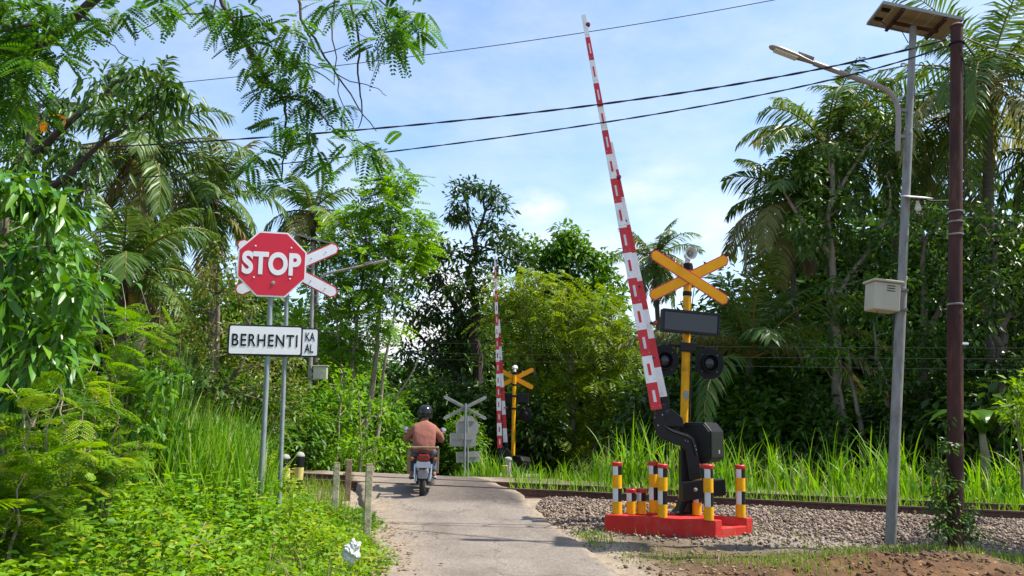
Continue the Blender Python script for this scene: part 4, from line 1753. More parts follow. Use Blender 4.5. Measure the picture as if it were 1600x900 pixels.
# crumpled white litter bag
bp_ = pt(549, 862, 7.6)
bm = bmesh.new()
bmesh.ops.create_icosphere(bm, subdivisions=4, radius=1)
for v in bm.verts:
    c_ = v.co.normalized()
    k = 0.75 + .28 * math.sin(c_.x * 5 + 1) * math.cos(c_.z * 6) + .22 * abs(math.sin(c_.y * 9 + c_.x * 7)) + random.uniform(-.06, .06)
    v.co = Vector((c_.x * .085 * k, c_.y * .07 * k, c_.z * .10 * k + .02 * c_.x))
me = bpy.data.meshes.new('litter_bag')
bm.to_mesh(me)
bm.free()
me.materials.append(M['bag'])
o = bpy.data.objects.new('litter_bag', me)
C.objects.link(o)
o.location = bp_
tag(o, 'crumpled white plastic bag lying in the weeds by the road', 'litter')


# ------------------------------------------------------------------ motorcycle and rider
def skin_obj(name, chains, m, parent, sub=2):
    """chains: list of polylines [(x,y,z,r), ...]; first chain's first vertex is the root; shared joints by coordinates"""
    vs, es, rad, ix = [], [], [], {}
    for ch in chains:
        prev = None
        for (x, y, z, r) in ch:
            k = (round(x, 4), round(y, 4), round(z, 4))
            if k not in ix:
                ix[k] = len(vs)
                vs.append((x, y, z))
                rad.append(r)
            i = ix[k]
            if prev is not None:
                es.append((prev, i))
            prev = i
    me = bpy.data.meshes.new(name)
    me.from_pydata(vs, es, [])
    o = bpy.data.objects.new(name, me)
    C.objects.link(o)
    sk = o.modifiers.new('skin', 'SKIN')
    sv = me.skin_vertices[0].data if me.skin_vertices else None
    if sv is None:
        bmm = bmesh.new()
        bmm.from_mesh(me)
        bmm.verts.layers.skin.verify()
        bmm.to_mesh(me)
        bmm.free()
        sv = me.skin_vertices[0].data
    for i, r in enumerate(rad):
        rr_ = r if isinstance(r, tuple) else (r, r)
        sv[i].radius = rr_
        sv[i].use_root = (i == 0)
    sk.use_smooth_shade = True
    ss = o.modifiers.new('sub', 'SUBSURF')
    ss.levels = sub
    ss.render_levels = sub
    dg = bpy.context.evaluated_depsgraph_get()
    dg.update()
    mesh = bpy.data.meshes.new_from_object(o.evaluated_get(dg))
    mesh.name = name
    bpy.data.objects.remove(o)
    mesh.materials.clear()
    mesh.materials.append(m)
    mesh.polygons.foreach_set('use_smooth', [True] * len(mesh.polygons))
    o = bpy.data.objects.new(name, mesh)
    C.objects.link(o)
    o.parent = parent
    return o


WH = gz(659, 781, .12)
mdir = math.radians(6)       # heading slightly left
BM = empty('motorcycle', WH, 'small motorcycle with a wooden rear carrier climbing onto the crossing', 'motorcycle', None, mdir)
R = .285


def wheel(name, y, wdt):
    """wheel with its axle along X at (0, y, R)"""
    root = MB()
    m4 = Matrix.Translation((0, y, R)) @ Matrix.Rotation(PI / 2, 4, 'Y')
    root.lathe([(R - .07, -wdt * .35), (R - .03, -wdt * .5), (R - .006, -wdt * .3), (R, 0), (R - .006, wdt * .3), (R - .03, wdt * .5), (R - .07, wdt * .35)], 36, m4, caps=False)
    w = root.build('wheel', M['tyre'], BM, True)
    b = MB().lathe([(R - .072, -.022), (R - .06, -.025), (R - .06, .025), (R - .072, .022), (R - .085, 0)], 36, m4, caps=False)
    b.build('rim', M['chrome'], w, True)
    b = MB().lathe([(.035, -.06), (.05, -.05), (.05, .05), (.035, .06)], 16, m4)
    for k in range(16):
        a = 2 * PI * k / 16
        b.tube([m4 @ Vector((.045 * math.cos(a), .045 * math.sin(a), .04 * (-1) ** k)), m4 @ Vector(((R - .08) * math.cos(a + .2), (R - .08) * math.sin(a + .2), 0))], .003, 4)
    b.build('hub', M['chrome'], w, True)


wheel('w', 0, .095)
wheel('w', 1.2, .075)
# frame, engine, tank, seat
b = MB().tube([(0, .02, .30), (0, .15, .55), (0, .5, .62), (0, .95, .72), (0, 1.04, .80)], .03, 8)
b.tube([(0, .4, .58), (0, .45, .3), (0, .7, .25), (0, .93, .66)], .025, 8)
b.tube([(.09, 0, R), (.09, .45, .32)], .022, 8).tube([(-.09, 0, R), (-.09, .45, .32)], .022, 8)
b.build('frame', M['black'], BM, True)
b = MB().box((0, .58, .36), (.26, .3, .22)).lathe([(.07, -.2), (.075, 0), (.05, .05)], 14, Matrix.Translation((0, .78, .42)) @ Matrix.Rotation(-1.2, 4, 'X'))
b.build('engine', M['lampgrey'], BM, bevel=.03)
b = MB()
for s_ in (-1, 1):
    b.tube([(s_ * .12, .02, .32), (s_ * .14, .12, .62)], [.03, .028], 10)
b.build('shock_absorber', M['chrome'], BM, True)
b = MB().tube([(.13, .65, .27), (.15, .3, .24), (.17, -.05, .32), (.17, -.22, .36)], [.02, .03, .045, .042], 12)
b.build('exhaust', M['lampgrey'], BM, True)
b = MB().tube([(0, -.05, .80), (0, .25, .79), (0, .55, .76), (0, .68, .77)], [.08, .13, .12, .07], 14)
o = b.build('seat', M['blackmatt'], BM, True)
o.scale = (1.0, 1, .6)
o.location.z = .31
b = MB().tube([(0, .62, .80), (0, .75, .83), (0, .95, .80), (0, 1.02, .76)], [.08, .13, .12, .06], 14)
b.build('fuel_tank', M['glossblack'], BM, True)
b = MB()
for s_ in (-1, 1):
    b.tube([(s_ * .09, 1.2, R), (s_ * .09, 1.02, .82)], .022, 8)
b.build('fork_tube', M['chrome'], BM, True)
b = MB().tube([(-.34, .86, 1.02), (-.25, .93, 1.0), (-.1, 1.0, .92), (.1, 1.0, .92), (.25, .93, 1.0), (.34, .86, 1.02)], .014, 8)
hb = b.build('handlebar', M['blackmatt'], BM, True)
for s_ in (-1, 1):
    MB().tube([(s_ * .36, .845, 1.022), (s_ * .26, .92, 1.003)], .018, 10).build('grip', M['blackmatt'], hb, True)
    mi_ = MB().tube([(s_ * .26, .93, 1.0), (s_ * .30, .95, 1.12), (s_ * .33, .95, 1.17)], .007, 6).build('mirror', M['blackmatt'], hb, True)
    MB().lathe([(.02, -.012), (.058, -.008), (.058, .008), (.02, .02)], 16, Matrix.Translation((s_ * .345, .95, 1.21)) @ Matrix.Rotation(PI / 2, 4, 'X')).build('mirror_glass', M['chrome'], mi_, True)
MB().lathe([(.03, -.1), (.085, -.03), (.09, .03), (.07, .05)], 18, Matrix.Translation((0, 1.12, .86)) @ Matrix.Rotation(-PI / 2, 4, 'X')).build('headlight', M['glossblack'], BM, True)
# rear end
vs = []
b = MB()
for i in range(9):
    a = math.radians(15 + i * 15)
    for x in (-.065, .065):
        vs.append((x, -math.cos(a) * (R + .045), R + math.sin(a) * (R + .045)))
b.add(vs, [(2 * i, 2 * i + 1, 2 * i + 3, 2 * i + 2) for i in range(8)])
o = b.build('rear_fender', M['black'], BM, True)
o.modifiers.new('thick', 'SOLIDIFY').thickness = .01
b = MB()
b.prism([(-.075, .40), (.075, .40), (.085, .50), (.07, .555), (-.07, .555), (-.085, .50)], -.36, -.335)
b.build('mud_flap', M['mudgrey'], BM, bevel=.008)
pl = MB().box((0, -.375, .64), (.24, .008, .105), Matrix.Rotation(-.25, 3, 'X')).build('number_plate', M['plate'], BM, bevel=.004)
MB().prism([(-.10, .70), (.10, .70), (.115, .76), (.08, .82), (-.08, .82), (-.115, .76)], -.36, -.25).build('tail_light', M['taillens'], BM, bevel=.02)
for s_ in (-1, 1):
    b = MB().tube([(s_ * .06, -.26, .74), (s_ * .19, -.28, .74)], .008, 6)
    ti = b.build('turn_signal', M['blackmatt'], BM)
    MB().lathe([(.01, -.03), (.034, -.02), (.036, .02), (.02, .03)], 12, Matrix.Translation((s_ * .2, -.29, .74)) @ Matrix.Rotation(PI / 2, 4, 'X')).build('lens', M['signallens'], ti, True)
b = MB().tube([(-.2, .43, .34), (.2, .43, .34)], .014, 8).tube([(-.24, .28, .36), (.24, .28, .36)], .012, 8)
b.build('foot_peg', M['blackmatt'], BM, True)
# wooden carrier
b = MB()
b.box((0, -.24, .93), (.52, .05, .032))
b.box((0, -.06, .93), (.50, .05, .03))
cr_ = b.build('rear_carrier', M['wood'], BM, bevel=.004)
b = MB()
for x in (-.24, .24):
    b.box((x, -.16, .935), (.035, .42, .028))
b.build('side_rail', M['wood'], cr_, bevel=.004)
for x in (-.25, .25):
    MB().box((x, -.225, .70), (.035 if x > 0 else .06, .03, .42)).build('hanging_slat', M['wood'], cr_, bevel=.004)
    MB().tube([(x * .8, .1, .6), (x, -.1, .92)], .01, 6).build('strut', M['black'], cr_)

RD_ = empty('person', WH + Vector((0, 0, 0)), 'rider in a salmon shirt and black helmet sitting on the motorcycle', 'person', None, mdir)
hipz = .80
body = []
torso = [(0, .22, hipz + .06, (.155, .12)), (0, .23, hipz + .22, (.15, .11)), (0, .27, hipz + .40, (.165, .115)), (0, .32, hipz + .54, (.11, .09)), (0, .36, hipz + .58, .058), (0, .40, hipz + .65, .075), (0, .405, hipz + .72, .088)]
body.append(torso)
hands = []
for s_ in (-1, 1):
    arm = [torso[2], (s_ * .17, .30, hipz + .475, .07), (s_ * .30, .47, hipz + .26, .05), (s_ * .31, .66, hipz + .23, .042), (s_ * .305, .80, hipz + .245, .030), (s_ * .305, .855, hipz + .25, (.038, .024))]
    body.append(arm)
    for fi, (off, ln) in enumerate(((-.033, .038), (-.011, .045), (.011, .043), (.033, .034))):
        body.append([arm[-1], (s_ * .305 + off, .895, hipz + .258, .010), (s_ * .305 + off, .90 + ln * .5, hipz + .235, .009), (s_ * .305 + off, .905, hipz + .205, .008)])
    body.append([arm[-1], (s_ * .268, .862, hipz + .225, .011), (s_ * .262, .885, hipz + .205, .009)])
    leg = [torso[0], (s_ * .12, .27, hipz + .02, .10), (s_ * .19, .60, hipz - .02, .075), (s_ * .20, .55, hipz - .22, .055), (s_ * .20, .42, hipz - .40, .038), (s_ * .21, .52, hipz - .45, (.035, .028)), (s_ * .21, .59, hipz - .455, .025)]
    body.append(leg)
bd = skin_obj('body', body, M['skin'], RD_)
sh = [[(0, .20, hipz - .02, (.215, .165)), (0, .21, hipz + .12, (.20, .15)), (0, .265, hipz + .38, (.205, .145)), (0, .315, hipz + .52, (.15, .125)), (0, .35, hipz + .575, .085)]]
for s_ in (-1, 1):
    sh.append([sh[0][2], (s_ * .16, .30, hipz + .455, .115), (s_ * .25, .40, hipz + .36, .078), (s_ * .305, .475, hipz + .26, .068), (s_ * .312, .66, hipz + .235, .056), (s_ * .307, .76, hipz + .245, .046)])
skin_obj('shirt', sh, M['shirt'], RD_)
tr_ = [[(0, .22, hipz + .06, (.17, .13)), (0, .24, hipz - .0, (.15, .11))]]
for s_ in (-1, 1):
    tr_.append([tr_[0][0], (s_ * .12, .27, hipz + .02, .115), (s_ * .19, .605, hipz - .015, .09), (s_ * .20, .55, hipz - .22, .072), (s_ * .20, .44, hipz - .36, .06)])
skin_obj('trousers', tr_, M['jeans'], RD_)
for s_ in (-1, 1):
    skin_obj('shoe', [[(s_ * .205, .40, hipz - .43, .045), (s_ * .21, .50, hipz - .455, (.05, .04)), (s_ * .21, .60, hipz - .46, .036)]], M['shoe'], RD_)
# head details and helmet
hc = Vector((0, .42, hipz + .725))
b = MB()
b.lathe([(.009, 0), (.016, .02), (.012, .05)], 8, Matrix.Translation(hc + Vector((0, .085, -.02))) @ Matrix.Rotation(-.4, 4, 'X'))
b.build('nose', M['skin'], RD_, True)
b = MB()
for s_ in (-1, 1):
    b.lathe([(.002, 0), (.011, .004), (.002, .009)], 10, Matrix.Translation(hc + Vector((s_ * .032, .08, .015))) @ Matrix.Rotation(-PI / 2, 4, 'X'))
b.build('eye', M['white'], RD_, True)
prof = []
for i in range(0, 15):
    a = math.radians(-38 + i * 128 / 14)
    prof.append((max(.001, .137 * math.cos(a)), .15 * math.sin(a) + .02))
hm_ = MB().lathe(prof, 28, Matrix.Translation(hc) @ Matrix.Rotation(-.08, 4, 'X') @ Matrix.Diagonal((1, 1.12, 1, 1))).build('helmet', M['glossblack'], RD_, True)
MB().lathe([(.122, -.08), (.128, -.085), (.128, -.068), (.122, -.064)], 28, Matrix.Translation(hc) @ Matrix.Rotation(-.08, 4, 'X') @ Matrix.Diagonal((1, 1.12, 1, 1)), caps=False).build('helmet_trim', M['blackmatt'], hm_, True)

for o in (BM, RD_):
    o.scale = (.93, .9, .9)


# ================================================================== VEGETATION
def tri_tube(b, pts, rads, mi=0, n=5):
    b.tube(pts, rads, n, mi, caps=False)


def bend_path(a, c, k=4, wob=.12, sag=0.0):
    a, c = Vector(a), Vector(c)
    Ld = (c - a).length
    P = []
    for i in range(k + 1):
        f = i / k
        p = a.lerp(c, f)
        if 0 < i < k:
            p += Vector((random.uniform(-1, 1), random.uniform(-1, 1), random.uniform(-.5, .5))) * wob * Ld * .5
        p.z += sag * Ld * math.sin(PI * f)
        P.append(p)
    return P


def crown_fill(L, bk, blobs, rs, leafn, ll, lw, kind='broad', droop=.3, flat=.7, cover=1.0, twig=.35, twr=.012, outw=.7, fold=.2, spread=.5, sub_tone=.35):
    """blobs: (Vector centre, radius). Fill each with sub-clumps of leaves, twigs reach into them."""
    for (c, r) in blobs:
        ns = max(4, int(cover * 5.5 * (r / rs) ** 2))
        for _ in range(ns):
            d = Vector(rnd_dirs(1)[0])
            rad = r * (0.35 + .65 * random.random() ** .5) * (.85 + .3 * random.random())
            p = c + Vector((d.x * rad, d.y * rad, d.z * rad * .9))
            if bk is not None and random.random() < twig:
                tri_tube(bk, bend_path(c + d * r * .1, p, 2, .2), [twr * 1.6, twr, twr * .5], 0, 4)
            n = max(3, int(leafn * random.uniform(.6, 1.4)))
            off = rng.normal(size=(n, 3)) * rs * spread
            off[:, 2] *= flat
            pos = np.array(p) + off
            dd = nrm(off) * outw + np.array(d) * .45 + rng.normal(size=(n, 3)) * .5
            dd[:, 2] -= droop
            up = np.array([0, 0, 1.]) + rng.normal(size=(n, 3)) * .45
            tn = np.clip(rng.random(n) * (1 - sub_tone) + sub_tone * random.random(), 0, 1)
            if kind == 'fine':
                L.add_fine(pos, dd, up, ll * (.6 + .75 * rng.random(n)), lw * (.7 + .6 * rng.random(n)), fold, .3, tn)
            elif kind == 'broad':
                L.add(pos, dd, up, ll * (.65 + .7 * rng.random(n)), lw * (.7 + .6 * rng.random(n)), fold, .12, tn)
            else:
                dd[:, 2] *= .5
                R_ = ll * (.7 + .6 * rng.random(n))
                B, D_, U, LL, LW, O = pinnate(pos, dd, up, R_, kind if isinstance(kind, int) else 7, ll * .36, lw, 1.05, droop * .8)
                L.add(B, D_, U + rng.normal(size=U.shape) * .2, LL * (.8 + .4 * rng.random(len(B))), LW, .12, .1, np.clip(tn[O] + rng.normal(size=len(B)) * .06, 0, 1))


def blob_tree(name, label, D, foot, trunks, blobs, leaf, lmat, bmat='bark', cat='tree', group=None, dj=.35, seed=None, limb_r=.05, limbs=True):
    """foot (px,py); trunks: list of (list of (px,py), r0, r1); blobs: (px,py,r px[,depth offset m])"""
    if seed is not None:
        random.seed(seed)
        global rng
        rng = np.random.default_rng(seed)
    ft = pt(foot[0], foot[1], D)
    root = empty(name, ft, label, cat, group)
    bk = MB()
    tops = []
    for (pl, r0, r1) in trunks:
        P = [pt(x, y, D + random.uniform(-.1, .1)) - ft for x, y in pl]
        Q = []
        for i in range(len(P) - 1):
            for k in range(3):
                p = P[i].lerp(P[i + 1], k / 3)
                if i + k > 0:
                    p += Vector((random.uniform(-1, 1), random.uniform(-1, 1), 0)) * r0 * .5
                Q.append(p)
        Q.append(P[-1])
        bk.tube(Q, [r0 + (r1 - r0) * i / (len(Q) - 1) for i in range(len(Q))], 9)
        tops.append(Q)
    B3 = []
    for bb in blobs:
        r = bb[2] * D / F
        dz = bb[3] if len(bb) > 3 else random.uniform(-1, 1) * dj * max(1.0, r) * 2
        p = pt(bb[0], bb[1], D + dz) - ft
        B3.append((p, r))
        if limbs and tops:
            # limb from the nearest trunk point that lies below
            best, bd_ = None, 1e9
            for Q in tops:
                for i, q in enumerate(Q[1:]):
                    if q.z < p.z - .1 or i == 0:
                        dd = (q - p).length
                        if dd < bd_:
                            best, bd_ = q, dd
            rr0 = min(limb_r, limb_r * (.4 + r))
            bk.tube(bend_path(best, p, 4, .16, .05), [rr0, rr0 * .8, rr0 * .65, rr0 * .5, rr0 * .3], 6, caps=False)
    L = Leaves()
    crown_fill(L, bk, B3, **leaf)
    if bk.v:
        bk.build('trunk', M[bmat], root, True)
    L.build('crown', M[lmat], root)
    return root


BROAD = dict(rs=.42, leafn=26, ll=.2, lw=.085, droop=.35)
BROADF = dict(rs=.55, leafn=26, ll=.27, lw=.12, droop=.35)
SMALL = dict(rs=.34, leafn=34, ll=.12, lw=.055, droop=.2)
FEATH = dict(rs=.5, leafn=13, ll=.44, lw=.062, kind=7, droop=.25, flat=.4, cover=1.15)
BUSHF = dict(rs=.5, leafn=12, ll=.5, lw=.055, kind=7, droop=.45, flat=.7, cover=.9)


# ---- generic forest fill behind everything -------------------------------------
def proto_tree(name, h, crown, leaf, lmat, bmat, label):
    root = empty(name, (0, 0, 0), label, 'tree', 'trees of the wood behind the railway')
    bk = MB()
    tp_ = Vector((random.uniform(-.4, .4), random.uniform(-.4, .4), h * .75))
    Q = bend_path((0, 0, -.3), tp_, 6, .04)
    bk.tube(Q, [.16 - .11 * i / 6 for i in range(7)], 8)
    B3 = []
    for (x, z, r) in crown:
        p = Vector((x, random.uniform(-.35, .35) * h * .4, z))
        B3.append((p, r))
        q = min(Q, key=lambda q: (q - p).length + (5 if q.z > p.z else 0))
        bk.tube(bend_path(q, p, 3, .15, .05), [.05, .04, .03, .015], 5, caps=False)
    bk.build('trunk', M[bmat], root, True)
    L = Leaves()
    crown_fill(L, None, B3, **leaf)
    L.build('crown', M[lmat], root)
    return root


FILL = dict(rs=.8, leafn=30, ll=.42, lw=.2, droop=.3, cover=.9)
protos = []
for i, (lm, cr_) in enumerate((('lf_forest', [(0, 7.2, 1.3), (-1.2, 6.2, 1.3), (1.2, 6.0, 1.4), (-1.6, 4.8, 1.3), (.2, 5.0, 1.6), (1.9, 4.4, 1.2), (-.8, 3.2, 1.4), (1.1, 2.8, 1.3), (-1.6, 1.6, 1.2), (0.2, 1.4, 1.3), (1.7, 1.3, 1.1)]),
                               ('lf_mid', [(.3, 7.0, 1.1), (-.9, 6.4, 1.2), (1.1, 5.6, 1.2), (-1.4, 5.0, 1.3), (.4, 4.4, 1.4), (-1.7, 3.2, 1.2), (1.6, 3.2, 1.3), (0, 2.4, 1.4), (-1.2, 1.3, 1.2), (1.2, 1.2, 1.2)]),
                               ('lf_dark', [(-.3, 7.3, 1.1), (.9, 6.6, 1.2), (-1.3, 5.9, 1.3), (.5, 5.2, 1.5), (1.8, 4.6, 1.1), (-1.0, 4.2, 1.3), (1.2, 3.0, 1.4), (-1.5, 2.6, 1.2), (0, 1.5, 1.3), (1.8, 1.2, 1.1)]))):
    protos.append(proto_tree('forest_tree', 8.2, cr_, FILL, lm, 'bark', ''))
# (px of centre, top py, depth, kind, width factor)
fillers = [(-120, 330, 30, 0, 1.2), (-30, 380, 33, 1, 1.1), (60, 380, 36, 0, 1.1), (150, 400, 30, 2, 1.0), (235, 410, 34, 0, 1.1), (320, 430, 30, 1, 1.1), (400, 420, 36, 0, 1.2), (470, 470, 40, 2, 1.1),
           (540, 535, 38, 1, 1.2), (610, 550, 42, 0, 1.3), (670, 560, 45, 2, 1.2), (735, 470, 46, 2, 1.2), (800, 450, 44, 0, 1.2), (870, 440, 48, 0, 1.2), (940, 470, 46, 2, 1.2), (1010, 500, 44, 0, 1.3), (1075, 490, 40, 2, 1.2), (1140, 480, 40, 0, 1.2),
           (1210, 420, 38, 2, 1.2), (1280, 370, 36, 0, 1.2), (1350, 300, 36, 2, 1.2), (1420, 330, 32, 0, 1.2), (1490, 300, 34, 2, 1.2), (1570, 330, 32, 0, 1.2), (1650, 300, 30, 2, 1.2), (1740, 320, 32, 0, 1.2)]
places = ['behind the left palms', 'left of the feathery tree', 'behind the crossing', 'behind the near gate', 'right of the yellow signal', 'behind the right poles']
for i, (px, top_, D, k, wf) in enumerate(fillers):
    o = protos[k] if i in (0, 1, 3) else copy_tree(protos[k])
    p = pt(px, 690, D)
    p.z = hz(p.x, p.y) - .1
    o.location = p
    htop = pt(px, top_, D).z - p.z
    s_ = htop / 8.3
    o.scale = (max(.8, s_) * wf, max(.8, s_) * wf, s_)
    o.rotation_euler = (0, 0, random.uniform(0, 6.28))
    wh = 'behind the left palms' if px < 430 else 'behind the feathery tree' if px < 640 else 'behind the far gate' if px < 960 else 'behind the yellow signal' if px < 1200 else 'behind the right poles'
    o['label'] = 'leafy tree merging into the wood ' + wh
    o['group'] = 'wood ' + wh

# ---- dark undergrowth shrubs -----------------------------------------------------
shr = []
for i, lm in enumerate(('lf_forest', 'lf_dark', 'lf_mid')):
    root = empty('shrub', (0, 0, 0), '', 'shrub', 'undergrowth shrubs')
    L = Leaves()
    bk = MB()
    B3 = [(Vector((random.uniform(-1, 1), random.uniform(-.6, .6), z)), random.uniform(.5, .75)) for z in (.4, .5, .9, 1.0, 1.4, 1.6, 1.9, 2.2)]
    for p, r in B3:
        bk.tube(bend_path((random.uniform(-.2, .2), random.uniform(-.2, .2), -.1), p, 3, .15), [.035, .028, .02, .01], 5, caps=False)
    crown_fill(L, bk, B3, rs=.36, leafn=26, ll=.2, lw=.085, droop=.35, cover=1.0)
    bk.build('stem', M['darkbark'], root, True)
    L.build('foliage', M[lm], root)
    shr.append(root)
spots = [(505, 610, 21, 2, 1), (540, 640, 22, 0, 1), (580, 600, 23, 2, 1), (615, 640, 25, 0, 1), (650, 600, 27, 1, 1.1), (690, 590, 27, 0, 1), (715, 640, 25, 2, .8), (745, 590, 28, 1, 1.1), (780, 600, 29, 0, 1), (830, 610, 27, 1, 1),
         (1020, 590, 24, 1, 1), (1060, 570, 25, 0, 1.1), (1095, 600, 23, 0, 1), (1130, 575, 24, 2, 1), (1165, 565, 23, 2, 1.1), (1200, 570, 22, 0, 1.2), (1240, 580, 23, 1, 1.1), (1275, 600, 21, 0, 1),
         (1330, 610, 23, 1, 1.1), (1370, 600, 22, 0, 1.1), (1410, 590, 24, 1, 1.1), (1450, 580, 21, 0, 1.2), (1500, 590, 20, 1, 1.2), (1550, 600, 20, 0, 1.2), (1600, 560, 19, 1, 1.3), (1650, 560, 20, 0, 1.2), (440, 600, 19, 2, 1), (400, 590, 18, 0, 1), (350, 590, 17, 2, 1), (300, 590, 16, 0, 1), (250, 560, 15, 1, 1)]
for i, (px, top_, D, k, wf) in enumerate(spots):
    o = shr[k] if i in (0, 1, 4) else copy_tree(shr[k])
    p = pt(px, 720, D)
    p.z = hz(p.x, p.y) - .05
    o.location = p
    s_ = (pt(px, top_, D).z - p.z) / 2.75
    o.scale = (max(s_, .9) * wf,) * 2 + (s_,)
    o.rotation_euler = (0, 0, random.uniform(0, 6.28))
    wh = 'left of the road crest' if px < 640 else 'behind the far signs and gate' if px < 1000 else 'behind the yellow signal' if px < 1300 else 'behind the right poles'
    o['label'] = 'dense leafy shrub in the undergrowth ' + wh
    o['group'] = 'undergrowth ' + wh

# ---- named trees -------------------------------------------------------------------
blob_tree('broadleaf_tree', 'tall dark tree with looped crown top above the distant gate arm', 30, (752, 745),
          [([(752, 748), (748, 640), (742, 520), (735, 430), (745, 380), (758, 330)], .26, .05), ([(742, 520), (700, 460), (675, 420)], .13, .05), ([(745, 400), (733, 350), (727, 310)], .06, .03), ([(748, 620), (690, 560), (650, 520)], .1, .04)],
          [(722, 318, 14), (715, 298, 10), (735, 291, 12), (757, 296, 13), (775, 305, 13), (780, 325, 14), (728, 338, 10), (710, 330, 9), (768, 345, 15), (790, 362, 18), (800, 385, 20), (770, 375, 16), (808, 410, 18), (780, 405, 20), (755, 395, 14),
           (690, 375, 14), (672, 385, 16), (690, 400, 22), (660, 410, 20), (715, 400, 18), (735, 425, 20), (680, 435, 28), (650, 445, 18), (710, 450, 24), (640, 480, 18), (670, 480, 26), (705, 490, 26), (735, 470, 22), (650, 515, 20), (690, 525, 26), (720, 530, 26), (745, 510, 22),
           (640, 555, 22), (680, 565, 28), (720, 570, 26), (700, 610, 30), (650, 600, 26), (765, 440, 18), (745, 560, 26)],
          dict(rs=.42, leafn=24, ll=.27, lw=.11, droop=.45, spread=.45, cover=.85, twig=.5), 'lf_dark', 'darkbark', seed=21, limb_r=.06)
blob_tree('broadleaf_tree', 'rounded dark green tree between the two raised barrier arms', 33, (890, 745),
          [([(890, 748), (888, 600), (885, 480), (882, 380)], .25, .05), ([(888, 520), (930, 440)], .1, .04), ([(887, 500), (840, 440)], .1, .04)],
          [(885, 362, 18), (868, 378, 16), (850, 392, 20), (905, 375, 18), (925, 392, 18), (940, 410, 20), (885, 395, 28), (860, 420, 26), (910, 420, 32), (950, 440, 22), (835, 400, 15), (830, 425, 20), (880, 450, 34), (930, 465, 30), (845, 460, 30), (960, 470, 18), (820, 380, 10)],
          dict(rs=.45, leafn=26, ll=.3, lw=.13, droop=.35, spread=.45), 'lf_mid', 'darkbark', seed=22)
blob_tree('feathery_shrub', 'big yellow green feathery thicket between far gate and near gate', 27, (890, 745),
          [([(860, 748), (850, 650), (830, 540), (815, 460)], .1, .03), ([(890, 748), (895, 640), (890, 540), (880, 450)], .12, .03), ([(925, 748), (940, 640), (950, 540), (955, 480)], .1, .03), ([(965, 748), (985, 660), (990, 560)], .08, .03)],
          [(800, 455, 22), (820, 440, 20), (845, 462, 26), (868, 450, 22), (895, 480, 28), (925, 478, 22), (950, 500, 26), (980, 520, 24), (1000, 545, 16), (810, 495, 28), (850, 510, 32), (890, 525, 32), (930, 530, 30), (965, 560, 30), (995, 580, 22), (800, 540, 26), (835, 560, 30),
           (870, 580, 32), (910, 590, 32), (945, 610, 30), (980, 625, 30), (1005, 640, 20), (850, 620, 30), (885, 640, 32), (925, 660, 30), (965, 675, 28), (990, 690, 24), (860, 670, 28), (895, 695, 30), (930, 710, 26), (1000, 610, 22), (780, 500, 18), (785, 470, 14), (815, 600, 24)],
          BUSHF, 'lf_bush', 'palebark', cat='shrub', seed=23, limb_r=.035, dj=.3)
blob_tree('feathery_tree', 'light green feathery tree on thin stems right of the cross sign', 22, (565, 748),
          [([(541, 750), (546, 650), (552, 560), (560, 470), (575, 380)], .085, .03), ([(566, 750), (574, 650), (588, 540), (600, 440), (612, 330)], .10, .03), ([(580, 748), (592, 660), (602, 560), (630, 420)], .07, .025), ([(546, 640), (530, 560), (525, 470)], .05, .02), ([(592, 660), (640, 590), (655, 560)], .03, .015)],
          [(600, 325, 20), (575, 335, 20), (550, 345, 18), (630, 335, 20), (650, 348, 12), (612, 288, 9), (628, 280, 8), (600, 300, 8), (535, 370, 20), (565, 372, 26), (600, 368, 26), (635, 375, 20), (520, 395, 18), (550, 405, 26), (590, 410, 28), (625, 412, 24), (650, 395, 12),
           (515, 430, 20), (545, 445, 26), (580, 455, 28), (615, 455, 24), (505, 470, 20), (535, 490, 24), (575, 500, 24), (605, 500, 18), (510, 520, 20), (545, 530, 20), (520, 560, 18), (495, 540, 16), (500, 590, 16), (560, 560, 14)],
          FEATH, 'lf_feather', 'palebark', seed=24, limb_r=.03)
# slim sapling stems and leafy young trees left of the crest
blob_tree('young_tree', 'leafy young tree with small bright leaves left of the road crest', 19.5, (530, 748),
          [([(525, 750), (528, 680), (535, 600)], .04, .015), ([(560, 748), (565, 690), (560, 620)], .035, .015)],
          [(510, 600, 20), (535, 585, 18), (560, 610, 20), (505, 640, 22), (540, 640, 22), (575, 650, 20), (520, 680, 22), (555, 690, 20), (590, 690, 18), (600, 640, 14), (505, 715, 18), (545, 725, 16), (585, 725, 14), (610, 700, 14)],
          dict(rs=.3, leafn=26, ll=.14, lw=.07, droop=.3, cover=.8), 'lf_light', 'palebark', seed=25, limb_r=.02)
# olive tree left
blob_tree('olive_leaved_tree', 'bushy olive green small leaved tree left of the STOP sign', 16, (330, 740),
          [([(330, 745), (325, 660), (335, 560), (340, 460)], .11, .03), ([(328, 650), (280, 560), (270, 500)], .06, .02), ([(330, 640), (380, 560), (395, 480)], .06, .02)],
          [(350, 400, 18), (335, 425, 24), (365, 435, 22), (315, 445, 22), (345, 465, 30), (380, 470, 24), (300, 480, 24), (265, 500, 22), (320, 510, 32), (365, 515, 30), (400, 520, 22), (280, 535, 28), (330, 560, 34), (380, 565, 28), (410, 570, 20), (290, 590, 28), (345, 610, 32), (395, 620, 28), (430, 610, 20), (310, 640, 28), (370, 660, 28), (420, 660, 22), (245, 540, 20),
           (450, 560, 18), (455, 640, 20), (460, 600, 16)],
          dict(rs=.3, leafn=36, ll=.105, lw=.05, droop=.15, cover=.75, spread=.5), 'lf_olive', 'bark', seed=26, limb_r=.04)
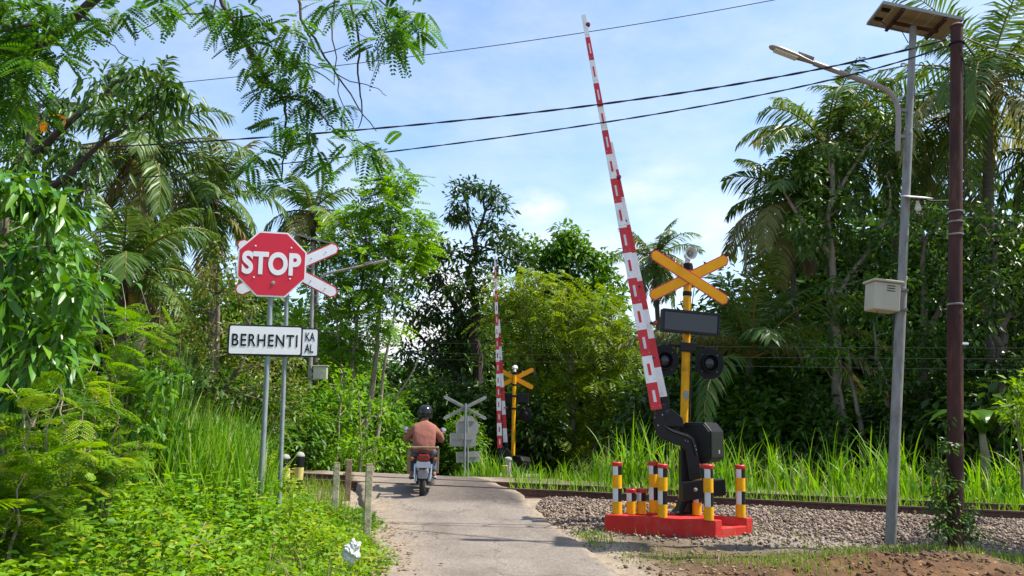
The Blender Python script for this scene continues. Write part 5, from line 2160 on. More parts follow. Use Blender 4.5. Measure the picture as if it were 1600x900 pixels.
# right forest
blob_tree('broadleaf_tree', 'tall thin trunked tree in front of the right palms', 21, (1318, 730),
          [([(1318, 735), (1310, 620), (1302, 480), (1298, 340), (1300, 240)], .15, .05), ([(1302, 470), (1350, 400), (1390, 330)], .08, .03), ([(1300, 400), (1250, 340), (1225, 300)], .07, .03), ([(1298, 320), (1340, 250), (1370, 210)], .06, .02)],
          [(1380, 195, 20), (1355, 185, 18), (1400, 220, 20), (1360, 225, 24), (1330, 235, 20), (1290, 235, 22), (1260, 240, 18), (1235, 250, 16), (1270, 270, 24), (1310, 275, 26), (1350, 270, 26), (1390, 265, 24), (1235, 290, 20), (1270, 310, 22), (1330, 320, 26), (1375, 310, 26), (1400, 340, 22), (1290, 350, 20), (1340, 365, 26), (1385, 380, 26), (1310, 400, 24), (1270, 380, 16), (1350, 420, 28), (1300, 440, 24), (1390, 430, 20), (1250, 350, 12), (1325, 470, 26), (1290, 490, 24), (1365, 480, 24)],
          dict(rs=.4, leafn=28, ll=.19, lw=.085, droop=.3, cover=.7), 'lf_forest', 'palebark', seed=27, limb_r=.045)
blob_tree('broadleaf_tree', 'dense dark leaved tree between the grey and red poles', 19.5, (1440, 730),
          [([(1440, 735), (1445, 620), (1450, 480), (1445, 380)], .16, .04), ([(1448, 560), (1400, 480)], .08, .03), ([(1448, 520), (1490, 440)], .08, .03)],
          [(1440, 330, 26), (1470, 345, 24), (1415, 360, 24), (1450, 380, 30), (1430, 420, 30), (1470, 420, 30), (1400, 440, 24), (1445, 465, 34), (1480, 480, 30), (1410, 500, 28), (1450, 520, 34), (1480, 540, 28), (1420, 560, 30), (1460, 590, 30), (1400, 600, 26), (1440, 640, 28), (1475, 650, 24)],
          dict(rs=.38, leafn=30, ll=.17, lw=.08, droop=.3, cover=.85), 'lf_forest', 'bark', seed=28)
blob_tree('broadleaf_tree', 'dark glossy leaved tree filling the right edge beyond the red pole', 18.5, (1560, 735),
          [([(1560, 740), (1565, 620), (1560, 480), (1555, 380)], .17, .05), ([(1562, 540), (1520, 450)], .08, .03), ([(1562, 520), (1610, 430)], .08, .03)],
          [(1530, 350, 28), (1570, 345, 28), (1605, 350, 26), (1520, 390, 28), (1560, 395, 34), (1600, 400, 30), (1515, 440, 28), (1555, 450, 34), (1600, 455, 32), (1640, 400, 34), (1520, 500, 28), (1560, 510, 34), (1605, 515, 34), (1640, 480, 34), (1525, 560, 28), (1565, 570, 32), (1605, 575, 32), (1650, 560, 34), (1540, 625, 28), (1590, 635, 30)],
          dict(rs=.38, leafn=30, ll=.19, lw=.09, droop=.35, cover=.85), 'lf_dark', 'bark', seed=29)
blob_tree('understory_tree', 'crooked pale stemmed small tree left of the grey lamp pole', 20.5, (1370, 728),
          [([(1378, 735), (1392, 660), (1385, 610), (1370, 560), (1365, 510)], .10, .03), ([(1350, 735), (1345, 660), (1330, 600), (1325, 550)], .08, .03), ([(1316, 735), (1322, 660), (1310, 600)], .09, .04)],
          [(1365, 500, 20), (1330, 530, 22), (1390, 520, 20), (1350, 555, 20), (1310, 560, 20), (1290, 540, 18), (1270, 560, 20), (1395, 560, 16), (1250, 530, 14)],
          dict(rs=.34, leafn=24, ll=.16, lw=.07, droop=.3, cover=.6), 'lf_mid', 'palebark', seed=30, limb_r=.035)
blob_tree('broadleaf_shrub', 'bright green bush right of the yellow signal lights', 23, (1170, 735),
          [([(1170, 738), (1172, 680), (1175, 620)], .07, .03)],
          [(1150, 575, 14), (1170, 568, 18), (1195, 560, 18), (1220, 570, 20), (1180, 595, 24), (1215, 605, 26), (1250, 600, 20), (1150, 610, 20), (1145, 650, 24), (1185, 645, 30), (1225, 650, 28), (1260, 650, 24), (1170, 690, 26), (1220, 695, 26), (1120, 690, 20), (1265, 690, 20)],
          dict(rs=.38, leafn=30, ll=.18, lw=.085, droop=.35, cover=.8), 'lf_mid', 'darkbark', cat='shrub', seed=31)
blob_tree('young_tree', 'yellow green young plant at the right edge beside the red pole', 12.5, (1598, 760),
          [([(1598, 765), (1592, 690), (1588, 620)], .025, .01)],
          [(1585, 605, 12), (1598, 622, 16), (1578, 635, 12), (1605, 645, 18), (1590, 660, 12), (1610, 600, 14)],
          dict(rs=.16, leafn=12, ll=.15, lw=.055, droop=.3, cover=.6), 'lf_yellow', 'bark', cat='plant', seed=32, limb_r=.012)


# ---- palms ---------------------------------------------------------------------------
def palm(label, D, crown_px, foot_px, n=24, Lf=3.8, seed=1, emin=-45, emax=82, lmix=(.75, .15, .1), leaflen=.75, az=None, trunk=True, tr=.13, coco=True, bendk=1.0, group='coconut palms'):
    r = np.random.default_rng(seed)
    ft = pt(foot_px[0], foot_px[1], D)
    top = pt(crown_px[0], crown_px[1], D) - ft
    root = empty('coconut_palm', ft, label, 'palm', group)
    if trunk:
        b = MB()
        Q = []
        for i in range(15):
            f = i / 14
            p = Vector((top.x * (f ** 1.3), .15 * math.sin(f * 3), top.z * f))
            Q.append(p)
        b.tube(Q, [tr * (1.25 - .5 * i / 14) * (1 + .06 * (i % 2)) for i in range(15)], 12)
        b.build('trunk', M['palmbark'], root, True)
    groups = {0: Leaves(), 1: Leaves(), 2: Leaves()}
    rac = MB()
    ga = 2.39996
    for i in range(n):
        f = (i + .5) / n
        e = math.radians(emax + (emin - emax) * f ** .85 + r.normal() * 6)
        a = i * ga + r.normal() * .25 if az is None else az[i % len(az)] + r.normal() * .2
        k = 14
        Lq = Lf * (.8 + .3 * r.random()) * (0.85 if f < .15 else 1)
        bend = (1.0 + .7 * r.random()) * bendk * (0.6 + .6 * math.cos(max(e, -.2)))
        hd = np.array([math.cos(a), math.sin(a), 0.])
        P = [np.array(top)]
        T = []
        for j in range(k):
            t_ = (j + .5) / k
            ee = e - bend * t_ ** 1.5
            ee = max(ee, -1.5)
            dv = hd * math.cos(ee) + np.array([0, 0, math.sin(ee)])
            T.append(dv)
            P.append(P[-1] + dv * Lq / k)
        P = np.array(P)
        T.append(T[-1])
        T = np.array(T)
        u_ = r.random()
        mi = 0
        if f > .955 and lmix[2] > 0:
            mi = 2
        elif u_ < lmix[1] * (1.6 if f > .4 else .5):
            mi = 1
        # rachis
        rac.tube([Vector(p) for p in P[::2]], [.035 * (1 - .9 * q / (k / 2)) + .004 for q in range(len(P[::2]))], 4, 1 if mi == 2 else 0, caps=False)
        # leaflets
        m = 46
        tt = np.linspace(.13, .995, m) + r.normal(size=m) * .004
        ix = np.clip(tt * k, 0, k - 1e-6)
        i0 = ix.astype(int)
        fr_ = (ix - i0)[:, None]
        base = P[i0] * (1 - fr_) + P[i0 + 1] * fr_
        tg = nrm(T[i0] * (1 - fr_) + T[i0 + 1] * fr_)
        sd_ = nrm(np.cross(tg, np.array([0, 0, 1.]) + 1e-4))
        upv = np.cross(sd_, tg)
        twist = r.normal() * .35
        prof = np.sin(PI * np.clip(.14 + .80 * tt, 0, 1)) ** .6
        G = groups[0]
        hang = .55 if mi != 2 else 1.2
        for sg in (1, -1):
            s2 = sd_ * (sg * math.cos(twist)) + upv * math.sin(twist) * sg
            dvec = s2 * .85 + tg * (.35 + .55 * tt[:, None]) + r.normal(size=(m, 3)) * .07
            dvec[:, 2] -= hang * (.35 + .5 * r.random(m))
            dvec = nrm(dvec)
            Ll = leaflen * prof * (.85 + .3 * r.random(m))
            # two pieces so that the leaflet droops
            mp_ = base + dvec * (Ll * .5)[:, None]
            d2 = dvec.copy()
            d2[:, 2] -= .55
            d2 = nrm(d2)
            w = .05 * (leaflen / .75) * (1.0 if leaflen > .9 else 1.15)
            sdv = nrm(np.cross(dvec, upv + r.normal(size=(m, 3)) * .4)) * w / 2
            tip = mp_ + d2 * (Ll * .5)[:, None]
            V = np.stack([base + sdv * .5, base - sdv * .5, mp_ + sdv, mp_ - sdv, tip], 1).reshape(-1, 3)
            q = (np.arange(m) * 5)[:, None, None]
            TT = (q + np.array([(0, 1, 3), (0, 3, 2), (2, 3, 4)])[None]).reshape(-1, 3)
            tone = np.clip(r.random() * .6 + r.random(m) * .4, 0, 1)
            G.raw(V, TT, np.repeat(tone, 3), mi)
    # rachis as a toned mesh
    o = rac.build('rachis', [M['lf_rachis'], M['lf_dry']], root, True)
    at = o.data.attributes.new('tone', 'FLOAT', 'FACE')
    groups[0].build('crown', [M['lf_palm'], M['lf_palmy'], M['lf_dry']], root)
    if coco:
        for q in range(7):
            a = r.random() * 6.28
            c = Vector(top) + Vector((math.cos(a) * .28, math.sin(a) * .28, -.3 - .25 * r.random()))
            MB().lathe([(.01, -.13), (.08, -.09), (.105, 0), (.085, .08), (.02, .12)], 10, Matrix.Translation(c)).build('coconut', M['coco'], root, True)
    return root


palm('leaning coconut palm highest on the left behind the dark leafy branches', 22, (222, 238), (205, 740), 26, 3.3, 3, leaflen=.8)
palm('coconut palm left of the cross sign with drooping crown', 25, (330, 312), (325, 740), 24, 3.1, 5, leaflen=.8)
palm('dark coconut palm rising above and behind the STOP sign', 31, (488, 330), (489, 745), 22, 3.0, 7, lmix=(.9, .05, .05), leaflen=.8)
palm('low coconut palm with arching fronds left of the olive tree', 18, (190, 430), (180, 700), 20, 3.0, 9, emin=-25, leaflen=.75, tr=.12)
palm('small distant coconut palm left of the near signal cross', 38, (1022, 405), (1040, 720), 24, 3.0, 11, lmix=(.9, .1, 0), leaflen=.7)
palm('low coconut palm with upright fronds right of the yellow signal', 22.3, (1172, 560), (1172, 715), 22, 3.9, 13, emin=12, emax=86, lmix=(.8, .2, 0), leaflen=.8, coco=False)
palm('coconut palm crown left of the solar lamp arm end', 23, (1290, 225), (1318, 730), 26, 3.2, 15, leaflen=.8, lmix=(.8, .2, .0))
palm('coconut palm half hidden behind the grey lamp pole', 25, (1400, 215), (1410, 730), 24, 3.4, 17, leaflen=.8, lmix=(.75, .2, .05))
palm('large coconut palm at the upper right behind the red pole', 21.5, (1545, 128), (1562, 735), 28, 4.7, 19, leaflen=1.0, tr=.15, lmix=(.75, .25, 0))
palm('coconut palm at the far right edge of the wood', 23, (1640, 240), (1660, 735), 24, 3.6, 23, leaflen=.8)
palm('coconut palm low among the trees left of the grey box', 22.5, (1232, 318), (1262, 730), 22, 2.7, 29, leaflen=.8, lmix=(.6, .35, .05), coco=False, tr=.09)

# ---- near left: dark drooping-leaved tree ----------------------------------------------
blob_tree('dark_leaved_tree', 'dark drooping leaved tree at the upper left in front of the palms', 9.5, (40, 740),
          [([(40, 745), (30, 560), (20, 400), (30, 250), (60, 160)], .12, .05), ([(30, 260), (110, 190), (180, 130), (240, 110)], .05, .015), ([(25, 330), (110, 270), (190, 200), (260, 170)], .045, .015), ([(25, 400), (90, 330), (130, 300)], .04, .015)],
          [(110, 160, 28), (75, 175, 26), (140, 140, 18), (165, 120, 18), (190, 150, 24), (215, 110, 16), (225, 140, 24), (250, 130, 20), (265, 160, 24), (285, 145, 16), (240, 175, 24), (205, 185, 22), (150, 180, 18), (60, 210, 28), (100, 215, 26), (30, 190, 26), (90, 250, 30), (130, 240, 22), (50, 260, 28), (105, 290, 26), (140, 275, 18), (20, 150, 24), (10, 230, 26), (120, 330, 24), (80, 330, 26), (60, 380, 26), (110, 380, 22), (130, 420, 20), (90, 430, 22), (120, 470, 18)],
          dict(kind='fine', rs=.16, leafn=14, ll=.15, lw=.048, droop=.75, cover=.8, spread=.55, twr=.006), 'lf_forest', 'darkbark', seed=41, limb_r=.022)
o = empty('withered_leaf_cluster', pt(70, 186, 8.6), 'withered orange leaves hanging among the dark foliage at upper left', 'leaf cluster')
L = Leaves()
n_ = 9
dd = rng.normal(size=(n_, 3)) * .5
dd[:, 2] -= .8
L.add(rng.normal(size=(n_, 3)) * .03, dd, rnd_dirs(n_), .14, .05)
L.add(np.array([[.2, 0, .02]]) + rng.normal(size=(4, 3)) * .02, dd[:4], rnd_dirs(4), .09, .035)
L.build('leaves', M['lf_orange'], o)
# glossy-leaved tree at the left edge
blob_tree('glossy_leaved_tree', 'glossy broad leaved tree at the left edge of the photo', 7.0, (-10, 760),
          [([(-10, 765), (-5, 600), (0, 450), (10, 320)], .08, .03), ([(-3, 520), (50, 440), (80, 400)], .03, .012), ([(-5, 600), (50, 540), (80, 520)], .03, .012)],
          [(15, 290, 30), (50, 305, 26), (80, 330, 20), (20, 345, 36), (65, 365, 30), (95, 385, 22), (25, 405, 40), (75, 425, 34), (105, 450, 18), (20, 470, 40), (65, 490, 34), (98, 505, 20), (25, 540, 40), (70, 555, 32), (100, 565, 16), (20, 600, 36), (60, 605, 28), (-30, 400, 44), (-30, 500, 44), (-30, 310, 40)],
          dict(kind='fine', rs=.2, leafn=24, ll=.155, lw=.056, droop=.7, cover=.9, spread=.5, twr=.007, fold=.15), 'lf_gloss', 'bark', seed=42, limb_r=.018)

# ---- the overhanging tree ----------------------------------------------------------------
random.seed(5)
rng = np.random.default_rng(5)
ot_foot = Vector((-5.6, 4.6, 0.4))
ot = empty('overhanging_tree', ot_foot, 'feathery leaved tree whose branches hang over the upper left sky', 'tree')
bk = MB()
trunk_top = Vector((-4.9, 4.8, 4.3))


def br(pl, r0, r1, D0, D1=None, extra=None):
    D1 = D0 if D1 is None else D1
    P = [pt(x, y, D0 + (D1 - D0) * i / max(1, len(pl) - 1)) - ot_foot for i, (x, y) in enumerate(pl)]
    if extra is not None:
        P = [Vector(e) - ot_foot for e in extra] + P
    Q = []
    for i in range(len(P) - 1):
        for k in range(3):
            p = P[i].lerp(P[i + 1], k / 3)
            if k:
                p += Vector((random.uniform(-1, 1), random.uniform(-1, 1), random.uniform(-1, 1))) * .012
            Q.append(p)
    Q.append(P[-1])
    bk.tube(Q, [r0 + (r1 - r0) * i / (len(Q) - 1) for i in range(len(Q))], 7)


up1 = Vector((-3.6, 5.0, 5.5))
bk.tube([Vector(p) - ot_foot for p in ((-5.6, 4.6, -.2), (-5.5, 4.65, 1.5), (-5.2, 4.7, 3.0), trunk_top)], [.2, .17, .14, .11], 10)
br([(-60, 160), (45, 82), (92, 50), (135, 10), (180, -30)], .045, .03, 5.4, 5.2, [trunk_top - Vector((.3, 0, 1.0))])
br([(180, -30), (260, -60), (330, -30), (345, -2), (362, 28), (388, 72), (410, 112), (440, 150), (448, 185), (446, 222), (441, 255), (443, 287)], .02, .004, 5.2, 5.0)
br([(-40, 60), (120, 20), (170, 40)], .02, .006, 5.0, 5.3, [trunk_top])
br([(260, -60), (420, -70), (465, -5), (470, 30), (500, 76), (525, 115), (558, 165), (588, 205)], .014, .003, 5.2, 5.0)
br([(420, -70), (535, -40), (547, 0), (560, 60), (559, 100), (563, 150), (566, 180), (560, 200)], .012, .003, 5.2, 5.1)
br([(535, -40), (523, 0), (519, 50), (526, 90), (522, 130)], .008, .003, 5.3, 5.2)
br([(525, 115), (562, 130), (590, 138), (604, 150)], .004, .002, 5.0)
br([(525, 115), (530, 150), (552, 190), (553, 205)], .004, .002, 5.0)
br([(505, 83), (545, 70)], .004, .002, 5.0)
br([(440, 152), (470, 157), (500, 170), (512, 195), (535, 213), (560, 220), (590, 236)], .008, .003, 5.0)
br([(447, 220), (465, 224), (480, 235)], .004, .002, 5.0)
br([(446, 226), (430, 240), (405, 238)], .003, .002, 5.0)
br([(535, -40), (580, -12), (620, 25), (640, 45)], .008, .003, 5.1)
br([(580, -12), (590, 40), (610, 70)], .005, .002, 5.1)
br([(338, -5), (332, 18), (300, 22), (270, 24), (235, 40), (205, 55)], .006, .003, 5.1)
br([(362, 28), (400, 20), (430, 50), (425, 30)], .006, .003, 5.1)
br([(45, 82), (110, 55), (165, 65), (200, 90)], .006, .003, 5.3)
br([(545, 40), (575, 60)], .003, .0015, 5.1)
bk.build('trunk', M['darkbark'], ot, True)
sprays = [(410, 33, 20), (440, 60, 24), (390, 97, 14), (433, 103, 22), (460, 87, 18), (410, 140, 14), (467, 157, 18), (500, 150, 18), (528, 168, 14), (433, 193, 14), (467, 195, 14), (408, 240, 14), (490, 217, 16), (507, 240, 14), (487, 253, 12), (577, 230, 16), (600, 236, 12), (550, 222, 10),
          (583, 15, 18), (615, 25, 18), (643, 22, 16), (668, 22, 8), (590, 67, 16), (627, 70, 16), (647, 43, 16), (607, 47, 16), (513, 5, 12), (380, 20, 18), (400, 70, 18), (460, 30, 14), (478, 60, 10), (455, 120, 18), (480, 105, 12), (440, 288, 6), (395, 250, 8), (480, 140, 14),
          (250, 10, 14), (275, 8, 12), (215, 18, 12), (360, 5, 16), (320, 5, 10), (340, 40, 10), (540, 5, 12), (375, 55, 10),
          (15, 15, 30), (50, 20, 26), (85, 10, 22), (110, 20, 16), (20, 55, 30), (55, 65, 24), (20, 95, 30), (60, 100, 22), (90, 85, 14), (15, 135, 28), (45, 140, 20), (130, 40, 12), (160, 30, 12), (190, 15, 12), (10, 175, 22)]
L = Leaves()
for (x, y, r) in sprays:
    D = random.uniform(4.75, 5.35) if x > 200 else random.uniform(4.6, 5.6)
    c = np.array(pt(x, y, D) - ot_foot)
    rm_ = r * D / F
    n_ = int(6 + rm_ * rm_ * (1250 if x > 200 else 2300))
    pos = c + rng.normal(size=(n_, 3)) * rm_ * .55
    d = nrm(rng.normal(size=(n_, 3)) * np.array([1, 1, .35]) + nrm(pos - c) * .6)
    d[:, 2] -= .35
    up = np.array([0, 0, 1.]) + rng.normal(size=(n_, 3)) * .35
    R_ = .12 + .09 * rng.random(n_)
    tn = np.clip(rng.random(n_), 0, 1)
    B, D_, U, LL, LW, O = pinnate(pos, d, up, R_, 11, .046, .0185, 1.05, .35, .14)
    L.add(B, D_, U + rng.normal(size=U.shape) * .12, LL, LW, .1, .05, np.clip(tn[O] + rng.normal(size=len(B)) * .05, 0, 1))
L.build('foliage', M['lf_over'], ot)


# ---- left bank shrubs, weeds and grass -----------------------------------------------------
def ferny(label, D, foot, stems, seed, mat_='lf_yellow', R0=.20, nleaf=13, cat='shrub'):
    """leucaena like shrub: stems carry bipinnate leaves"""
    r = np.random.default_rng(seed)
    random.seed(seed)
    ft = pt(foot[0], foot[1], D)
    root = empty('ferny_shrub', ft, label, cat, 'ferny shrubs on the left bank')
    bk, L = MB(), Leaves()
    for (tx, ty, dz) in stems:
        tip = pt(tx, ty, D + dz) - ft
        Q = bend_path((random.uniform(-.2, .2), random.uniform(-.2, .2), -.1), tip, 6, .1, .12)
        bk.tube(Q, [.014, .012, .011, .009, .007, .005, .003], 5, caps=False)
        Qn = np.array([list(q) for q in Q])
        m = nleaf
        t_ = .3 + .7 * r.random(m)
        ix = np.clip(t_ * 6, 0, 5.999)
        i0 = ix.astype(int)
        pos = Qn[i0] * (1 - (ix - i0))[:, None] + Qn[i0 + 1] * (ix - i0)[:, None]
        d = nrm(r.normal(size=(m, 3)) * np.array([1, 1, .3]))
        d[:, 2] += .15
        up = np.array([0, 0, 1.]) + r.normal(size=(m, 3)) * .25
        # first order: rachis with pinnae
        B, D_, U, LL, LW, O = pinnate(pos, d, up, R0 * (.7 + .6 * r.random(m)), 6, R0 * .55, .02, 1.0, .35, .15)
        # second order: leaflets on each pinna
        tn0 = r.random(m)[O]
        B2, D2, U2, L2, W2, O2 = pinnate(B, D_, U, LL, 8, .028, .0125, 1.1, .2, .08)
        L.add(B2, D2, U2 + r.normal(size=U2.shape) * .15, L2, W2, .08, 0, np.clip(tn0[O2] + r.normal(size=len(B2)) * .08, 0, 1), mid=.5)
    bk.build('stem', M['palebark'], root, True)
    L.build('foliage', M[mat_], root)
    return root


ferny('bright ferny shrub at the left edge above the weeds', 5.6, (30, 860), [(95, 600, 0), (40, 640, -.3), (10, 600, .2), (130, 640, .3), (60, 700, -.4), (110, 700, -.2), (0, 690, 0), (150, 690, .1), (20, 750, -.5), (80, 760, -.4), (-20, 640, 0)], 51)
ferny('yellowish ferny shrub low in the left bottom corner', 4.9, (-20, 900), [(40, 740, 0), (0, 720, .2), (70, 770, .1), (20, 790, -.2), (-30, 760, 0), (60, 800, .2), (100, 790, .3)], 52)
ferny('taller ferny shrub with a bare pale shoot behind the left weeds', 6.6, (150, 800), [(170, 600, 0), (130, 590, .2), (200, 640, 0), (120, 650, -.2), (220, 690, .2), (170, 690, -.3), (210, 730, -.2), (90, 610, .3), (150, 560, .4)], 53)
ferny('feathery shrub in front of the low palm on the left', 8.2, (180, 760), [(190, 440, 0), (220, 450, .3), (250, 470, .2), (160, 460, .2), (210, 500, -.1), (270, 500, .3), (240, 530, 0), (180, 540, -.2), (150, 510, 0), (230, 580, .2), (200, 600, .1)], 54, 'lf_light', .26, 14)

blob_tree('broadleaf_shrub', 'shady green shrub in the hollow behind the left weeds', 8.6, (190, 790),
          [([(190, 795), (200, 700), (190, 620)], .03, .012)],
          [(150, 640, 22), (190, 620, 22), (230, 640, 24), (180, 670, 26), (220, 690, 24), (150, 700, 24), (250, 680, 18), (200, 730, 26), (150, 750, 24), (245, 740, 20), (110, 720, 22), (260, 600, 18), (120, 670, 20)],
          dict(kind='fine', rs=.2, leafn=18, ll=.12, lw=.055, droop=.4, cover=.85, twr=.006), 'lf_mid', 'darkbark', cat='shrub', seed=55, limb_r=.014)

rng = np.random.default_rng(77)


def grass_patch(name, label, X, Y, Lh, Wd, bend, m, zoff=0.0, seg=4, kind='stuff', cat='grass', z=None):
    n = len(X)
    a = rng.random(n) * 2 * PI
    d = np.stack([np.cos(a), np.sin(a), np.zeros(n)], 1)
    L = Leaves()
    zz = H(X, Y) if z is None else z
    L.blades(np.stack([X, Y, zz + zoff], 1), d, Lh, Wd, bend, seg)
    o = L.build(name, M[m])
    tag(o, label, cat, kind=kind)
    return o


# tall grass behind the rails on the right: tufts
N = 240
s = rng.random(N) * 15 + .9
d = 2.2 + rng.random(N) ** 1.3 * 3.2
ok = vnoise(s, d, 2.6, 81) > -.22 - .3 * rng.random(N)
s, d = s[ok], d[ok]
N = len(s)
k = 12
th_ = np.repeat(.65 + .75 * rng.random(N) ** 1.5, k)
s = np.repeat(s, k) + rng.normal(size=N * k) * .13
d = np.repeat(d, k) + rng.normal(size=N * k) * .13
X, Y = RA.x + RD.x * s + RN.x * d, RA.y + RD.y * s + RN.y * d
grass_patch('tall_grass', 'tall bright grass growing beyond the rails on the right', X, Y, th_ * (.55 + .75 * rng.random(N * k)), .028 + .032 * rng.random(N * k), .25 + 1.9 * rng.random(N * k) ** 1.4, 'lf_grass', -.05, 7)
N = 5200
s = rng.random(N) * 16.2 - .7
d = .22 + rng.random(N) * 2.2
ok = np.abs(d - GAUGE) > .06
s, d = s[ok], d[ok]
X, Y = RA.x + RD.x * s + RN.x * d, RA.y + RD.y * s + RN.y * d
ok = X > road_right(Y) + .12
X, Y = X[ok], Y[ok]
grass_patch('track_grass', 'grass overgrowing the track between and beyond the rails', X, Y, (.10 + .42 * rng.random(len(X)) ** 1.6) * (1 + .5 * vnoise(X, Y, 2.5, 91)), .012 + .014 * rng.random(len(X)), .3 + 1.6 * rng.random(len(X)), 'lf_grass', 0, 4, z=np.full(len(X), .10))
N = 95
s = -3.2 + rng.random(N) * 5.0
d = 4.6 + rng.random(N) * 3.6
k = 13
s, d = np.repeat(s, k) + rng.normal(size=N * k) * .15, np.repeat(d, k) + rng.normal(size=N * k) * .15
X, Y = RA.x + RD.x * s + RN.x * d, RA.y + RD.y * s + RN.y * d
ok = X > road_right(Y) + .55 - .012 * np.maximum(0, Y - 18) ** 2
X, Y = X[ok], Y[ok]
grass_patch('tall_grass', 'grass tufts round the foot of the distant gate', X, Y, .35 + .45 * rng.random(len(X)), .018 + .02 * rng.random(len(X)), .3 + 1.7 * rng.random(len(X)) ** 1.5, 'lf_grass', .1, 5)
# dead stalks among the trackside grass
N = 260
s = rng.random(N) * 15 + .9
d = 2.2 + rng.random(N) * 3
X, Y = RA.x + RD.x * s + RN.x * d, RA.y + RD.y * s + RN.y * d
grass_patch('dead_grass', 'straw coloured dead stalks among the trackside grass', X, Y, .5 + .7 * rng.random(N), .016 + .012 * rng.random(N), .3 + 2.0 * rng.random(N), 'lf_dry', -.03, 6)
# sparse sprigs rooted in the ballast and its edge
N = 900
s = rng.random(N) * 14 + .6
d = -3.2 + rng.random(N) ** 2 * 2.6
ok = vnoise(s, d, 1.9, 82) > .05
s, d = s[ok], d[ok]
X, Y = RA.x + RD.x * s + RN.x * d, RA.y + RD.y * s + RN.y * d
ok = X > road_right(Y) + .1
X, Y = X[ok], Y[ok]
grass_patch('ballast_weeds', 'sparse weeds along the edge of the ballast', X, Y, .06 + .12 * rng.random(len(X)), .008 + .008 * rng.random(len(X)), .3 + 1.4 * rng.random(len(X)), 'lf_lawn', .01, 3)
# left tall grass beside the sign poles
N = 230
x = rng.normal(size=N) * .6 - 3.7
y = 9.6 + rng.normal(size=N) * .75
k = 16
X, Y = np.repeat(x, k) + rng.normal(size=N * k) * .1, np.repeat(y, k) + rng.normal(size=N * k) * .1
ok = (X < road_left(Y) - .75) & (X / Y < -.305 + .02 * rng.random(len(X)))
X, Y = X[ok], Y[ok]
grass_patch('tall_grass', 'tall bright grass beside the two left sign poles', X, Y, .6 + .85 * rng.random(len(X)), .016 + .018 * rng.random(len(X)), .25 + 1.4 * rng.random(len(X)) ** 2, 'lf_grass', 0, 6)
N = 170
X, Y = -3.1 + rng.normal(size=N) * .35, 9.0 + rng.normal(size=N) * .5
ok = (X < road_left(Y) - .8)
X, Y = X[ok], Y[ok]
grass_patch('arching_grass', 'long pale arching grass blades around the feet of the sign poles', X, Y, .6 + .7 * rng.random(len(X)), .018 + .018 * rng.random(len(X)), .8 + 1.5 * rng.random(len(X)), 'lf_lawn', 0, 7)
# tall dark reed clump left of them
N = 420
X, Y = -3.95 + rng.normal(size=N) * .22, 8.8 + rng.normal(size=N) * .25
grass_patch('reed_clump', 'darker tall reed clump rising left of the STOP pole', X, Y, 1.0 + 1.1 * rng.random(N), .02 + .014 * rng.random(N), .2 + 1.2 * rng.random(N) ** 2, 'lf_mid', 0, 6, kind='thing', cat='reed clump')
# verge grass and low growth on the left (between posts and crossing)
N = 9000
x = -1.2 - rng.random(N) * 4.5
y = 10.5 + rng.random(N) * 5
ok = (x < road_left(y) - .12 - .25 * rng.random(N))
X, Y = x[ok], y[ok]
dd_ = (X - RA.x) * RN.x + (Y - RA.y) * RN.y
ok = (dd_ < -.15)
X, Y = X[ok], Y[ok]
grass_patch('verge_grass', 'short grass on the left verge near the rail end', X, Y, .10 + .22 * rng.random(len(X)), .010 + .008 * rng.random(len(X)), .3 + 1.2 * rng.random(len(X)), 'lf_lawn', 0, 3)

# low leafy weeds of the left bank
N = 8200
x = -0.9 - rng.random(N) ** .9 * 5.6
y = 3.6 + rng.random(N) * 8.2
edge = road_left(y) + .05 + .22 * vnoise(x * 0, y, 2.4, 61) + .08 * vnoise(x * 0, y, 8, 62)
e = edge - x
ok = e > 0.02
x, y, e = x[ok], y[ok], e[ok]
hgt = (.10 + .36 * sstep(0.1, 1.5, e)) * np.clip(1 + .9 * vnoise(x, y, 2.4, 63) + .5 * vnoise(x, y, 6, 66), .3, 2.2)
ok = vnoise(x, y, 4.5, 67) > -.42
x, y, e, hgt = x[ok], y[ok], e[ok], hgt[ok]
n = len(x)
L = Leaves()
k = 9
hx = np.repeat(hgt, k) * rng.random(n * k) ** .7
P = np.stack([np.repeat(x, k) + rng.normal(size=n * k) * .06, np.repeat(y, k) + rng.normal(size=n * k) * .06, np.repeat(H(x, y), k) + hx], 1)
d = rng.normal(size=(n * k, 3))
d[:, 2] = d[:, 2] * .3 + .1
pt_tone = np.repeat(np.clip(.5 + .6 * vnoise(x, y, 1.9, 64) + .3 * vnoise(x, y, 6, 68) + .2 * rng.normal(size=n), 0, 1), k)
sz = np.repeat(.6 + .8 * rng.random(n), k)
L.add(P, d, np.array([0, 0, 1.]) + rng.normal(size=(n * k, 3)) * .35, sz * (.04 + .045 * rng.random(n * k)), sz * (.024 + .025 * rng.random(n * k)), .18, .15, np.clip(pt_tone + .2 * rng.normal(size=n * k), 0, 1))
tag(L.build('ground_weeds', M['lf_yellow']), 'dense bright leafy weeds covering the left bank', 'weeds', kind='stuff')
N = 9000
x = -0.8 - rng.random(N) * 4.5
y = 4.0 + rng.random(N) * 7
edge = road_left(y) + .12 + .25 * vnoise(x * 0, y, 2.4, 61) + .1 * vnoise(x * 0, y, 9, 65)
ok = edge > x
x, y = x[ok], y[ok]
e = (edge[ok] - x)
grass_patch('verge_grass', 'fresh grass blades mixed into the weeds at the left road edge', x, y, (.08 + .25 * rng.random(len(x))) * (.5 + .9 * sstep(0, 1.2, e)), .006 + .007 * rng.random(len(x)), .3 + 1.4 * rng.random(len(x)), 'lf_grass', 0, 3)

